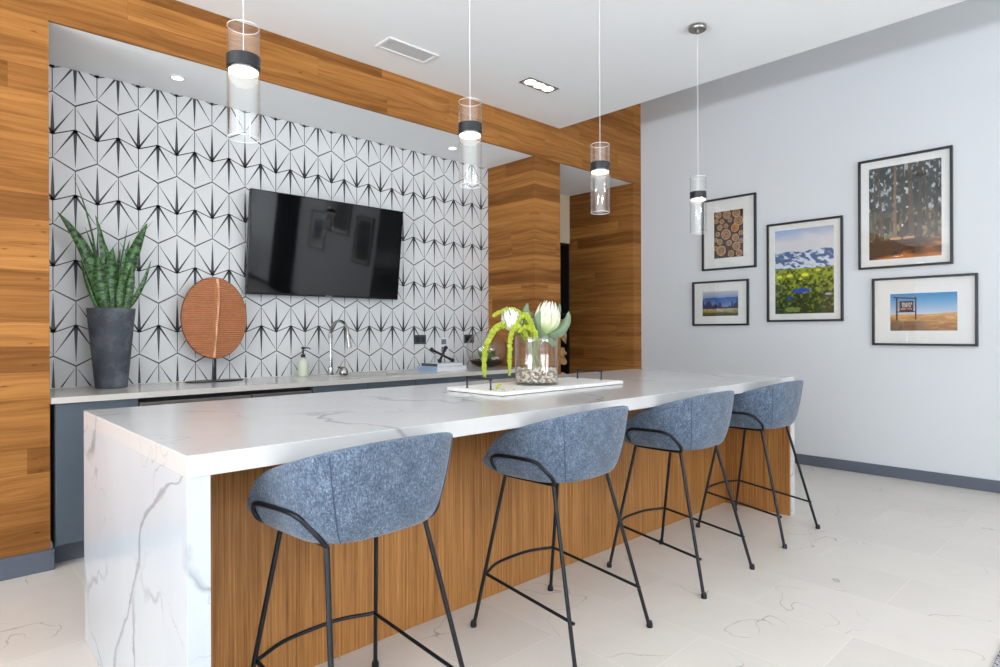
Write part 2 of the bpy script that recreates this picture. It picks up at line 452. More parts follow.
# ------------------------------------------------------------------ firewood recess in the hallway
t=thing('firewood_rack','tall black steel firewood recess at the end of the hallway','firewood rack',(5.36,5.05,0))
def wb(name,mat,parent,off,*boxes,bevel=0):
    m=MB()
    for b in boxes: m.box(*b)
    return m.build(name,mat,parent,off=off,bevel=bevel)
o=(5.36,5.05,0)
wb('back_panel',M_dark,t,o,(4.985,5.768,5.25,5.27,0,2.275))
wb('side_panel',M_dark,t,o,(4.985,5.0,4.875,5.25,0,2.275)); wb('side_panel',M_dark,t,o,(5.752,5.768,4.875,5.25,0,2.275))
wb('top_panel',M_dark,t,o,(5.0,5.752,4.875,5.25,2.26,2.275))
wb('shelf',M_dark,t,o,(5.0,5.752,4.875,5.25,1.42,1.435))
wb('base_shelf',M_dark,t,o,(5.0,5.752,4.875,5.25,.02,.05))
def logwood():
    m=NT('split_log_face'); n=m.noise(m.obj(),25,4); return m.out(m.ramp(n,[(.3,srgb(150,100,60)),(.6,srgb(214,172,122))]),.8)
M_log=logwood(); M_bark=plain('dark_bark',srgb(50,36,28),.95,var=.3)
def make_log(rad,seed):
    rr=random.Random(seed); a0=rr.uniform(0,2*PI); m=MB(); n=7
    pts=[(0,0)]+[(rad*(1+rr.uniform(-.1,.1))*math.cos(a0+i*1.6/n),rad*(1+rr.uniform(-.1,.1))*math.sin(a0+i*1.6/n)) for i in range(n+1)]
    cxm=sum(p[0] for p in pts)/len(pts); czm=sum(p[1] for p in pts)/len(pts); pts=[(p[0]-cxm,p[1]-czm) for p in pts]
    b=len(m.v)
    for yy in (-.15,.15):
        for p in pts: m.v.append((p[0],yy,p[1]))
    N=len(pts); m.cur=0; m.face([b+i for i in range(N)][::1]); m.face([b+N+i for i in range(N)][::-1])
    for i in range(N):
        m.cur=1 if 0<i<N-1 else 0
        m.face((b+i,b+(i+1)%N,b+N+(i+1)%N,b+N+i)[::-1])
    return m
protos=[]
rl=random.Random(5); li=0
for row in range(9):
    for c in range(5):
        li+=1
        x=5.105+c*.145; z=.125+row*.145
        if li<=6:
            ob=make_log(.115,li).build('firewood_log',[M_log,M_bark]); protos.append(ob)
        else:
            ob=protos[rl.randrange(6)].copy(); COL.objects.link(ob)
        ob.location=(x,5.055,z); ob.rotation_euler=(0,rl.uniform(0,6.28) if li>6 else 0,0)
        tag(ob,'split firewood log stacked in the black hallway recess','log','split logs stacked in the hallway recess')

# ------------------------------------------------------------------ back counter
Z=.889
def worktop():
    m=MB(); x0,x1,y0,y1=NL+.002,NR-.002,3.928,YT-.001; sx0,sx1,sy0,sy1=2.27,2.86,4.05,4.40; z0,z1=.857,Z
    for a in ((x0,sx0,y0,y1),(sx1,x1,y0,y1),(sx0,sx1,y0,sy0),(sx0,sx1,sy1,y1)): m.box(a[0],a[1],a[2],a[3],z0,z1)
    return tag(m.build('counter_worktop',M_counter,off=(2.35,4.26,z0)),'pale grey stone worktop running under the tiled wall','worktop')
worktop()
m=MB(); m.box(2.262,2.868,4.042,4.408,.66,.668)
for b in ((2.262,2.27,4.042,4.408),(2.86,2.868,4.042,4.408),(2.27,2.86,4.042,4.05),(2.27,2.86,4.40,4.408)): m.box(*b,.668,.8565)
s=thing('kitchen_sink','stainless steel sink sunk into the pale stone worktop','sink',(2.565,4.225,.66)); m.build('basin',M_steel,s,off=(2.565,4.225,.66))
MB().lathe([(0,.0085),(.04,.0085),(.045,.009),(.045,.011),(.03,.012),(0,.010)],(2.565,4.225,.66),24).build('drain',M_chrome,s,off=(2.565,4.225,.66),smooth=True)
def cabinet(x0,x1,ndoor,label):
    c=((x0+x1)/2,4.25,0); t=thing('base_cabinet',label,'cabinet',c,None)
    wb('carcass',M_cab,t,c,(x0,x1,3.962,YT-.05,.105,.655),(x0,x0+.018,3.962,YT-.05,.655,.855),(x1-.018,x1,3.962,YT-.05,.655,.855))
    wb('toe_kick',M_base,t,c,(x0,x1,4.035,4.05,0,.105))
    wd=(x1-x0)/ndoor
    for i in range(ndoor):
        wb('door',M_cab,t,c,(x0+i*wd+.0015,x0+(i+1)*wd-.0015,3.942,3.961,.118,.8555),bevel=.0015)
cabinet(.548,.931,1,'slate grey single door cabinet beside the orange plank wall')
cabinet(1.982,2.832,2,'slate grey double door cabinet beneath the sink')
cabinet(2.834,3.47,2,'slate grey double door cabinet below the stack of books')
cabinet(3.472,4.178,2,'slate grey double door cabinet below the glass terrarium')
def fridge(x0,x1,label):
    c=((x0+x1)/2,4.25,0); t=thing('undercounter_refrigerator',label,'refrigerator',c)
    wb('body',M_dark,t,c,(x0,x1,3.985,YT-.05,.105,.845)); wb('toe_kick',M_dark,t,c,(x0,x1,4.04,4.05,0,.105))
    wb('door',M_steel,t,c,(x0+.003,x1-.003,3.945,3.984,.115,.828),bevel=.004)
    wb('hinge',M_chrome,t,c,(x1-.045,x1-.012,3.95,3.98,.829,.839))
fridge(.935,1.566,'steel fronted undercounter refrigerator below the potted plant and disc ornament')
fridge(1.57,1.978,'steel fronted undercounter unit next to the sink cabinet')

# ------------------------------------------------------------------ island
IX0,IX1,IY0,IY1,IZ=.501,4.285,1.67,2.945,.915; TH=.057
it=thing('island_worktop','white grey-veined quartz island top folding down to the floor at both ends','worktop',(2.38,2.31,0))
oi=(2.38,2.31,0)
wb('top_slab',M_quartz,it,oi,(IX0,IX1,IY0,IY1,IZ-TH,IZ),bevel=.002)
wb('waterfall_panel',M_qend,it,oi,(IX0,IX0+TH,IY0,IY1,0,IZ-TH),bevel=.0015)
wb('waterfall_panel',M_quartz,it,oi,(IX1-TH,IX1,IY0,IY1,0,IZ-TH),bevel=.0015)
ib=thing('island_cabinet','brown vertical-grain wood island body set back behind the stools','cabinet',(2.38,2.5,0))
ob=(2.38,2.5,0)
wb('front_panel',M_veneer,ib,ob,(IX0+TH+.001,IX1-TH-.02,2.125,2.145,0,IZ-TH-.001))
wb('side_panel',M_veneer,ib,ob,(IX1-TH-.019,IX1-TH-.001,1.676,2.9,0,IZ-TH-.001))
wb('rear_panel',M_cab,ib,ob,(IX0+TH+.001,IX1-TH-.02,2.90,2.92,.1,IZ-TH-.001))
wb('carcass',M_cab,ib,ob,(IX0+TH+.001,IX1-TH-.02,2.146,2.899,0,IZ-TH-.002))

# ------------------------------------------------------------------ bar stools
RA,RB0,RB1=.282,.231,.270
def plan(phi,sc_=1.0):
    c,s=math.cos(phi),math.sin(phi); n=3.0 if s<0 else 4.0; b=RB0 if s<0 else RB1
    r=(abs(c/RA)**n+abs(s/b)**n)**(-1/n)
    return r*c*sc_, r*s*sc_
def rim(y):
    z=.914-.309*(y+.231)
    if y>.033: z-=(y-.033)**2*3.319
    return max(z,.695)
def shell_pt(phi,t):
    """outer surface: t 0 = underside, 1 = rim."""
    xr,yr=plan(phi); k=.665+.335*t**.36
    return Vector((xr*k,yr*k,.642+(rim(yr)-.642)*t))
def make_stool():
    t=thing('bar_stool','','stool',(0,0,0))
    NP=72; m=MB(); rings=[]
    outer=[0,.02,.06,.12,.2,.3,.42,.55,.68,.8,.9,.96,.99]
    def ring(f):
        b=len(m.v)
        for i in range(NP): m.v.append(tuple(f(2*PI*i/NP)))
        rings.append(b)
    cb=len(m.v); m.v.append((0,-.01,.640))
    for k in (.25,.45):
        ring(lambda p: Vector((plan(p)[0]*k,plan(p)[1]*k,.641)))
    for q in outer: ring(lambda p: shell_pt(p,q))
    th=.030
    for a in range(1,6):      # rolled rim
        an=PI*a/6
        def f(p):
            e=shell_pt(p,1.0); d=Vector((e.x,e.y,0)).normalized(); c=e-d*th/2
            return c+d*math.cos(an)*th/2+Vector((0,0,math.sin(an)*.010))
        ring(f)
    def inner(q):
        def f(p):
            e=shell_pt(p,q); d=Vector((e.x,e.y,0)).normalized(); r=e-d*th
            r.z=.70+(rim(plan(p)[1])-.70)*q if rim(plan(p)[1])>.70 else .70
            return r
        return f
    for q in (.97,.85,.7,.5,.3,.12,.0): ring(inner(q))
    for k in (.4,.15): ring(lambda p: Vector((plan(p)[0]*k,plan(p)[1]*k,.70)))
    ce=len(m.v); m.v.append((0,0,.70))
    for i in range(NP): m.face((cb,rings[0]+(i+1)%NP,rings[0]+i))
    for a,b in zip(rings,rings[1:]):
        for i in range(NP): m.face((a+i,a+(i+1)%NP,b+(i+1)%NP,b+i))
    for i in range(NP): m.face((ce,rings[-1]+i,rings[-1]+(i+1)%NP))
    sh=m.build('seat_shell',M_fabric,t); me=sh.data; me.polygons.foreach_set('use_smooth',[True]*len(me.polygons)); fix_normals(sh)
    # seat cushion
    m=MB(); prof=[(0,.701),(.90,.701),(.97,.708),(.985,.722),(.96,.738),(.85,.746),(.5,.750),(0,.751)]
    rg=[]
    for k,z in prof:
        b=len(m.v)
        if k==0: m.v.append((0,0,z)); rg.append((b,1))
        else:
            for i in range(48):
                x,y=plan(2*PI*i/48); m.v.append((x*.72*k,y*.72*k+.005,z))
            rg.append((b,48))
    for (a,na),(b,nb) in zip(rg,rg[1:]):
        for i in range(48):
            j=(i+1)%48
            if na==1: m.face((a,b+j,b+i))
            elif nb==1: m.face((a+i,a+j,b))
            else: m.face((a+i,a+j,b+j,b+i))
    fix_normals(m.build('seat_cushion',M_fabric,t,smooth=True))
    for sgn in (-1,1):
        for dd in (0,.045):
            if dd and sgn>0: pass
        pts=[]
        for i in range(24):
            q=.03+.95*i/23; ph=-PI/2+sgn*(.82+.04*q); p=shell_pt(ph,q); d=Vector((p.x,p.y,0)).normalized()
            pts.append(p+d*.0006)
        pts2=[p+Vector((sgn*.010,.004 if True else 0,0)) for p in pts]
        mm=MB(); mm.tube(pts,.0016,6)
        mm.build('seam',M_seam,sh)
    # frame loops at both sides
    def leg_at(sx,sy,z):
        tp=Vector((sx*.174,.150 if sy>0 else -.103,.638)); ft=Vector((sx*.250,sy*.2645,0)); return ft+(tp-ft)*(z/.64)
    for sx in (-1,1):
        def on_shell(y,z,off=.0045):
            best=None
            for a in range(0,181):
                ph=-PI/2+a*PI/180
                xr,yr=plan(ph); t_=max(0,min(1,(z-.643)/(rim(yr)-.643))); q=shell_pt(ph,t_); e=abs(q.y-y)+abs(q.z-z)
                if best is None or e<best[0]: best=(e,q)
            return (sx*(best[1].x+off),best[1].y,best[1].z)
        path=[(sx*.174,-.106,.636),(sx*.193,-.122,.648),on_shell(-.126,.676),on_shell(-.088,.730),on_shell(-.05,.7385),on_shell(.04,.738),on_shell(.10,.736),on_shell(.132,.728),on_shell(.145,.708),on_shell(.142,.680),(sx*.192,.148,.646),(sx*.174,.138,.636),(sx*.172,0,.635)]
        MB().tube(fillet(path,.016,4,True),.0075,10,closed=True).build('side_loop',M_rod,t,smooth=True)
    for sy in (-1,1):
        MB().tube([(-.165,sy*.06,.636),(.165,sy*.06,.636)],.0065,10).build('crossbar',M_rod,t,smooth=True)
    for sx in (-1,1):
        for sy in (1,-1):
            a=leg_at(sx,sy,.638); b=leg_at(sx,sy,.012)
            l=MB().tube([a,b],.0078,12).build('leg',M_rod,t,smooth=True)
            f=leg_at(sx,sy,0); MB().lathe([(0,0),(.0125,.0),(.0135,.006),(.0125,.018),(.009,.026),(0,.026)],(f.x,f.y,0),16).build('foot_glide',M_rod,l,smooth=True)
    # footrest: bowed front bar and two side bars falling towards the back
    fl,fr_=leg_at(-1,1,.222),leg_at(1,1,.222)
    pts=[]
    for i in range(17):
        u=i/16; p=fl.lerp(fr_,u); p.y+=.055*(1-(2*u-1)**4*1.0)*1.0*(1-abs(2*u-1)**3); pts.append(p)
    rl_,rr_=leg_at(-1,-1,.165),leg_at(1,-1,.165)
    rl_+= (rl_-fl).normalized()*.014; rr_+=(rr_-fr_).normalized()*.014
    MB().tube(pts,.0068,10).build('footrest',M_rod,t,smooth=True)
    MB().tube([fl+Vector((.006,0,0)),rl_+Vector((.008,0,0))],.0062,10).build('side_stretcher',M_rod,t,smooth=True)
    MB().tube([fr_-Vector((.006,0,0)),rr_-Vector((.008,0,0))],.0062,10).build('side_stretcher',M_rod,t,smooth=True)
    return t
st=make_stool()
SL=['blue-grey fabric bar stool, first of the row at the near island end',
    'blue-grey fabric bar stool, second from the near end of the island',
    'blue-grey fabric bar stool, third from the near end and in front of the vase tray',
    'blue-grey fabric bar stool at the far island end, nearest the white picture wall']
for i,(x,y,a) in enumerate(((.997,1.687,.065),(1.955,1.702,.042),(2.882,1.698,.008),(3.812,1.710,.003))):
    o=st if i==0 else copy_tree(st); o.location=(x,y,0); o.rotation_euler=(0,0,a); tag(o,SL[i],'stool','bar stools along the island')

# ------------------------------------------------------------------ pendants
def make_pendant():
    t=thing('pendant_light','','lamp',(0,0,ZC)); z=lambda a:a-ZC
    MB().lathe([(0,-.001),(.052,-.001),(.056,-.006),(.056,-.020),(.052,-.026),(.012,-.028),(.012,-.045),(.005,-.05),(0,-.05)],n=36).build('canopy',M_nickel,t,smooth=True)
    MB().tube([(0,0,-.05),(0,0,z(2.115))],.0013,8).build('cable',M_white,t)
    MB().lathe([(.0500,z(1.850)),(.0500,z(2.208)),(.0465,z(2.208)),(.0465,z(1.850))],n=56,closed=True).build('glass_tube',M_glass,t,smooth=True); gt=[c for c in kids(t) if c.name.startswith('glass_tube')][0]
    for zz in (1.850,2.208): MB().tube([(.0483*math.cos(2*PI*i/48),.0483*math.sin(2*PI*i/48),z(zz)) for i in range(48)],.0013,6,closed=True).build('rim_glint',M_rim_glint,gt,smooth=True)
    MB().lathe([(.0502,z(2.073)),(.0518,z(2.073)),(.0518,z(2.112)),(.0502,z(2.112))],n=48,closed=True).build('band',M_black,t,smooth=True)
    h=MB().lathe([(0,z(2.116)),(.020,z(2.116)),(.022,z(2.112)),(.0458,z(2.110)),(.0458,z(2.066)),(0,z(2.066))],n=40).build('lamp_housing',M_nickel,t,smooth=True)
    MB().lathe([(0,z(2.0655)),(.0455,z(2.0655)),(.0452,z(2.062)),(.042,z(2.060)),(0,z(2.0595))],n=40).build('lens',M_lamp,t,smooth=True)
    return t
pt=make_pendant()
PL=['glass cylinder pendant lamp over the near end of the island, first of four',
    'glass cylinder pendant lamp, second from the near end of the island',
    'glass cylinder pendant lamp, third from the near end, before the hallway opening',
    'glass cylinder pendant lamp at the far end, before the white picture wall']
for i,x in enumerate((.783,1.746,2.651,3.672)):
    o=pt if i==0 else copy_tree(pt); o.location=(x,2.026,ZC); tag(o,PL[i],'lamp','pendant lamps over the island')

# ------------------------------------------------------------------ ceiling fittings
c=(2.508,3.57,ZC); t=thing('ceiling_vent','white rectangular air vent grille in the ceiling','vent',c)
x0,x1,y0,y1=-.206,.206,-.09,.09; m=MB()
for b in ((x0,x1,y0,y0+.022),(x0,x1,y1-.022,y1),(x0,x0+.022,y0+.022,y1-.022),(x1-.022,x1,y0+.022,y1-.022)): m.box(*b,-.012,-.0005)
m.build('frame',M_white,t,bevel=.003)
MB().box(x0+.022,x1-.022,y0+.022,y1-.022,-.002,-.0005).build('backing',M_white,t)
m=MB()
for i in range(9):
    yy=y0+.032+i*.0145; m.xbox(Matrix.Translation((0,yy,-.006))@Matrix.Rotation(.2,4,'X'),x1-x0-.044,.012,.0012)
m.build('grille',M_white,t)
c=(3.628,3.37,ZC); t=thing('recessed_ceiling_light','rectangular triple-lamp recessed light in the ceiling, lit','ceiling light',c)
m=MB()
for b in ((-.165,.165,-.062,-.050),(-.165,.165,.050,.062),(-.165,-.153,-.05,.05),(.153,.165,-.05,.05)): m.box(*b,-.006,-.0005)
m.build('trim_ring',M_nickel,t)
MB().box(-.153,.153,-.05,.05,-.0015,-.0005).build('reflector',M_white,t)
for i in (-1,0,1): MB().lathe([(0,-.010),(.036,-.010),(.044,-.006),(.044,-.0015),(0,-.0015)],(i*.1,0,0),28).build('lamp',M_can,t,smooth=True)
def can():
    t=thing('niche_downlight','','ceiling light',(0,0,ZS))
    MB().lathe([(.033,-.0005),(.048,-.0005),(.047,-.006),(.036,-.008),(.033,-.004)],n=32,closed=True).build('trim_ring',M_white,t,smooth=True)
    MB().lathe([(0,-.003),(.0325,-.003),(.0325,-.0008),(0,-.0008)],n=32).build('lens',M_can,t,smooth=True)
    return t
dl=can()
for i,(x,l) in enumerate(((1.24,'small round recessed downlight above the potted snake plant and disc ornament'),(3.492,'small round recessed downlight near the far end of the tiled niche'),)):
    o=dl if i==0 else copy_tree(dl); o.location=(x,4.29,ZS); tag(o,l,'ceiling light','downlights in the niche soffit')

# ------------------------------------------------------------------ television
TX0,TX1=1.765,3.072; tw=TX1-TX0; thh=.757
t=thing('television','large black flat television tilted forward on the tiled wall','television',((TX0+TX1)/2,4.535,1.502))
t.rotation_euler=(math.radians(7.0),0,0)
MB().box(-tw/2,tw/2,0,.03,0,thh).build('housing',M_bezel,t,bevel=.003)
MB().box(-tw/2+.009,tw/2-.009,-.0012,-.0002,.018,thh-.009).build('screen',M_screen,t)
MB().box(-.03,.03,-.002,-.0002,.004,.011).build('indicator',M_steel,t)
MB().box(-.3,.3,.031,.055,.12,.5).build('rear_bulge',M_bezel,t)
MB().box(-.15,.15,.056,.07,.25,.45).build('mount_plate',M_black,t)

# ------------------------------------------------------------------ framed photographs
import numpy as np
def vnoise(u,v,s,seed,octv=4):
    rng=np.random.RandomState(seed); out=np.zeros_like(u); amp=1; tot=0
    for o in range(octv):
        n=int(s*2**o)+3; g=rng.rand(n+2,n+2); x=u*s*2**o; y=v*s*2**o
        xf=np.floor(x); yf=np.floor(y); fx=x-xf; fy=y-yf; xi=xf.astype(int)%(n+1); yi=yf.astype(int)%(n+1)
        fx=fx*fx*(3-2*fx); fy=fy*fy*(3-2*fy)
        out+=amp*((g[yi,xi]*(1-fx)+g[yi,xi+1]*fx)*(1-fy)+(g[yi+1,xi]*(1-fx)+g[yi+1,xi+1]*fx)*fy); tot+=amp; amp*=.55
    return out/tot
def A(*c): return np.array(c,float)
def lerp(a,b,t): return a+(b-a)*np.clip(t,0,1)[...,None]
def art_logs(u,v):
    c=np.ones(u.shape+(3,))*A(52,36,26)
    rng=np.random.RandomState(2); U=u*.65; spots=[(.10,.93,.07),(.29,.92,.085),(.50,.93,.085),(.18,.78,.05),(.36,.80,.05),(.55,.76,.10),(.27,.68,.05),(.13,.66,.06),(.47,.62,.085),(.27,.50,.105),(.08,.52,.05),(.48,.41,.075),(.34,.31,.06),(.13,.35,.06),(.50,.23,.085),(.16,.16,.105),(.38,.08,.07),(.56,.08,.07),(.05,.80,.05),(.60,.50,.05),(.03,.22,.05),(.60,.33,.05),(.04,.40,.045)]
    for i,(x,y,r) in enumerate(spots):
        d=np.hypot((U-x),(v-y)*.97)/r; ins=d<1
        ring=.5+.5*np.sin(d*14+rng.rand()*6); base=A(176,128,84) if i!=8 else A(206,122,52)
        cc=lerp(base*.72,base,ring); cc=np.where((d>.86)[...,None],A(196,164,126),cc); cc=np.where((d<.12)[...,None],A(110,70,42),cc)
        c=np.where(ins[...,None],cc*(0.85+.3*vnoise(u,v,12,i)[...,None]),c)
    return c
def art_small(u,v):
    c=lerp(A(120,150,200),A(206,200,204),(v-.72)/.28)
    n=vnoise(u,v*.3,5,3); ridge=.74+.05*(n-.5)*2
    m_=v<ridge; c=np.where(m_[...,None],lerp(A(110,140,200),A(44,88,150),(v-.35)/.4+ .8*(vnoise(u,v,9,8)-.5)),c)
    tree=.36+.30*np.clip(vnoise(u,u*0,12,4,3)-.42,0,1)*2.2+ .14*(u>.88)+.1*np.exp(-((u-.22)/.03)**2)+.12*np.exp(-((u-.40)/.03)**2)
    c=np.where(((v<tree)&(v>.3))[...,None],A(24,42,84),c)
    g=lerp(A(92,74,40),A(170,156,96),v/.3); g=g*(.7+.6*vnoise(u,v,14,6)[...,None]); g=np.where((v<.12)[...,None],A(72,74,36),g)
    return np.where((v<.3)[...,None],g,c)
def art_meadow(u,v):
    c=lerp(A(222,222,226),A(150,172,212),(v-.86)/.16+ (vnoise(u,v,3,1)-.5)*.8)
    r=.70+.06*vnoise(u,u*0,4,3,4)+.03*np.exp(-((u-.72)/.12)**2)
    mt=v<r; sn=vnoise(u*1.0+v*1.2,v*2.6,11,9,4); mc=lerp(A(62,92,138),A(232,238,244),(sn-.44)*9); mc=lerp(mc,A(150,170,200),np.full(u.shape,.2))
    c=np.where(mt[...,None],mc,c)
    g=v<.535; n=vnoise(u,v*1.6,26,11,3); n2=vnoise(u,v,5,14,3)
    gc=lerp(A(40,58,26),A(152,166,52),(v-.1)/.42+(n-.5)*2.8); gc=lerp(gc,A(30,40,28),(n2-.45)*1.6*(v<.35)); c=np.where(g[...,None],gc,c)
    for x,y,rx,ry,col in ((.07,.44,.05,.02,A(236,226,60)),(.26,.45,.05,.02,A(236,228,70)),(.53,.455,.06,.022,A(240,232,60)),(.74,.50,.04,.014,A(226,220,70)),(.45,.41,.03,.014,A(224,214,60)),(.48,.27,.15,.028,A(42,80,180)),(.27,.19,.05,.02,A(36,66,150)),(.92,.22,.05,.014,A(170,170,190)),(.30,.05,.14,.03,A(120,140,70))):
        m_=((u-x)/rx)**2+((v-y)/ry)**2+(n-.5)*2.5<1; c=np.where(m_[...,None],col,c)
    return c
def art_forest(u,v):
    n=vnoise(u,v*1.2,14,21,4); n2=vnoise(u,v,5,24,4)
    n3=vnoise(u,v,26,77,2); c=lerp(A(44,50,46),A(196,204,214),(n*.5+n3*.9+n2*.35-.93)*4.2+(v-.62)*.7*np.ones_like(u)); c=lerp(c,A(96,104,104),(n2-.4)*.9*np.ones_like(u))
    low=v<.5; lc=lerp(A(40,38,30),A(146,124,92),(n3-.38)*2.6); lc=lerp(lc,A(84,100,80),(n2-.42)*3*(u<.4)); c=np.where(low[...,None],lc,c)
    for x,w_,tl,cc in ((.06,.014,.05,A(58,50,42)),(.19,.02,-.09,A(62,54,46)),(.37,.022,.01,A(96,76,58)),(.50,.014,-.01,A(50,44,38)),(.60,.034,-.03,A(66,54,44)),(.71,.03,.02,A(52,46,40)),(.83,.018,-.08,A(58,50,44)),(.93,.02,.03,A(46,42,38))):
        xx=x+tl*(v-.3); m_=(abs(u-xx)<w_*(1.3-.6*v))&(v>.17); c=np.where(m_[...,None],cc*(.95+.7*n[...,None]),c)
    gr=v<.20+.03*(n2-.5); gc=lerp(A(58,42,32),A(188,116,60),(vnoise(u*.6,v*3,5,31)-.42)*3+(u-.4)*.5-(v-.05)*3); c=np.where(gr[...,None],gc,c)
    c=np.where(((abs(u-.47)<.17)&(abs(v-.215)<.012))[...,None],A(196,142,96),c)
    c=np.where((((u-.475)/.018)**2+((v-.285)/.05)**2<1)[...,None],A(74,46,44),c); c=np.where((((u-.475)/.013)**2+((v-.35)/.016)**2<1)[...,None],A(224,222,220),c)
    c=np.where(((abs(u-.466)<.006)|(abs(u-.484)<.006))[...,None]&((v>.19)&(v<.25))[...,None],A(40,40,52),c)
    return c
def art_sign(u,v):
    c=lerp(A(196,206,224),A(42,132,194),(v-.45)/.55)
    hz=.44+.04*np.clip((u-.6)/.4,0,1); n=vnoise(u,v*2.5,9,41,4)
    g=lerp(A(150,100,62),A(216,168,104),(v/.44)+(n-.5)*1.6); g=lerp(g,lerp(A(104,78,62),A(150,116,92),n),np.clip((.29-v)*14,0,1)*np.clip((.62-u+.3*(n-.5))*4,0,1))
    c=np.where((v<hz)[...,None],g,c)
    dk=A(62,40,36)
    def R(x0,x1,y0,y1,col):
        nonlocal c; c=np.where(((u>=x0)&(u<=x1)&(v>=y0)&(v<=y1))[...,None],col,c)
    R(.09,.115,.29,.88,dk); R(.385,.405,.29,.90,dk)
    c=np.where(((u>.05)&(u<.41)&(abs(v-(.905-.13*(u-.05)))<.017))[...,None],dk,c)
    R(.10,.40,.50,.525,dk); R(.145,.36,.51,.80,A(78,48,46))
    R(.155,.35,.755,.775,A(60,36,34))
    W=A(226,222,222)
    # pale routed lettering, three lines
    rng=np.random.RandomState(7)
    for (y0,y1,xa,xb,nn) in ((.70,.755,.165,.345,9),(.63,.685,.19,.33,7),(.575,.60,.165,.345,12)):
        w_=(xb-xa)/nn
        for i in range(nn):
            x=xa+i*w_; k=rng.randint(4)
            R(x,x+w_*.22,y0,y1,W)
            if k in (0,1): R(x,x+w_*.7,y1-.012,y1,W)
            if k in (1,2): R(x,x+w_*.7,y0,y0+.012,W)
            if k in (0,3): R(x+w_*.5,x+w_*.7,y0,y1,W)
            if k==2: R(x,x+w_*.6,(y0+y1)/2-.006,(y0+y1)/2+.006,W)
    return c
def print_mesh(name,parent,fn,w,h,N):
    nu=N; nv=int(N*h/w); m=MB()
    m.grid(lambda a,b:(-.0075,w/2-a*w,b*h-h/2),nu,nv)
    o=m.build(name,M_print,parent)
    # +u runs to the picture's right, which is -y on this wall
    uu,vv=np.meshgrid((np.arange(nu)+.5)/nu,(np.arange(nv)+.5)/nv); rgb=np.clip(fn(uu,vv)/255,0,1); lin=np.where(rgb<=.04045,rgb/12.92,((rgb+.055)/1.055)**2.4)
    att=o.data.color_attributes.new('Col','FLOAT_COLOR','CORNER')
    per=np.concatenate([lin.reshape(-1,3),np.ones((nu*nv,1))],1); per=np.repeat(per,4,axis=0)
    att.data.foreach_set('color',per.ravel()); return o
def picture(yl,yr,zb,zt,art,al,ar,ab,at,label,N=150,fw=.018):
    k_=(XW-.02)/5.916; yl,yr,al,ar=[v*k_ for v in (yl,yr,al,ar)]; zb,zt,ab,at=[1.2236+(v-1.2236)*k_ for v in (zb,zt,ab,at)]
    yc,zc=(yl+yr)/2,(zb+zt)/2; w=yl-yr; h=zt-zb
    t=thing('framed_photograph',label,'picture',(XW-.001,yc,zc),'framed photographs on the white wall')
    m=MB(); d=-.028
    for b in ((-w/2,w/2,-h/2,-h/2+fw),(-w/2,w/2,h/2-fw,h/2),(-w/2,-w/2+fw,-h/2+fw,h/2-fw),(w/2-fw,w/2,-h/2+fw,h/2-fw)): m.box(d,0,*b)
    m.build('frame',M_frame,t,bevel=.0015)
    MB().box(-.007,-.001,-w/2+fw,w/2-fw,-h/2+fw,h/2-fw).build('mat_board',M_matb,t)
    p=print_mesh('print',t,art,al-ar,at-ab,N); p.location=(0,(al+ar)/2-yc,(ab+at)/2-zc)
    MB().box(-.0150,-.0130,-w/2+fw,w/2-fw,-h/2+fw,h/2-fw).build('glass_pane',M_pane,t)
picture(3.223,2.660,1.836,2.555,art_logs,3.095,2.791,1.953,2.420,'black framed photograph of sawn log ends, beside the far pendant lamp')
picture(3.332,2.735,1.275,1.728,art_small,3.225,2.845,1.372,1.622,'small black framed photograph of blue hills and trees, below the log ends picture')
picture(2.555,1.891,1.304,2.227,art_meadow,2.482,1.968,1.378,2.156,'black framed upright photograph of snowy mountains above a flower meadow')
picture(1.768,1.100,1.740,2.666,art_forest,1.688,1.175,1.815,2.588,'black framed upright photograph of a walker on a forest path, the highest picture',170)
picture(1.665,.944,1.096,1.658,art_sign,1.533,1.075,1.218,1.522,'black framed wide photograph of a wooden sign in dry grassland',180)

picture(-.62,-1.22,1.12,1.98,lambda u,v:art_forest(u,v)*.6,-.70,-1.14,1.20,1.90,'tall black framed picture mirrored in the television, lower hung',60)
picture(-1.45,-2.15,1.55,2.40,lambda u,v:art_forest(1-u,v)*.5,-1.54,-2.06,1.64,2.31,'black framed picture mirrored in the television, higher hung',60)
picture(-2.35,-3.0,1.15,1.90,lambda u,v:art_small(u,v)*.5,-2.50,-2.85,1.33,1.74,'black framed picture mirrored in the television beside the curtain',60)
m=MB(); m.grid(lambda u,v:(XW-.10-.03*math.sin(u*60),-4.5+.95*u,.01+2.9*v),90,1); m.grid(lambda u,v:(XW-.092-.03*math.sin(u*60),-4.5+.95*u,.01+2.9*v),90,1)
tag(m.build('curtain',plain('charcoal_curtain',srgb(34,34,38),.9),smooth=True,off=(XW-.1,-4,0)),'charcoal floor length curtain mirrored at the dark band of the television','curtain')
o=MB().box(XW-.03,XW-.001,-.45,.50,.0,2.6).build('door_1',M_bezel,bevel=.004); struct(o)

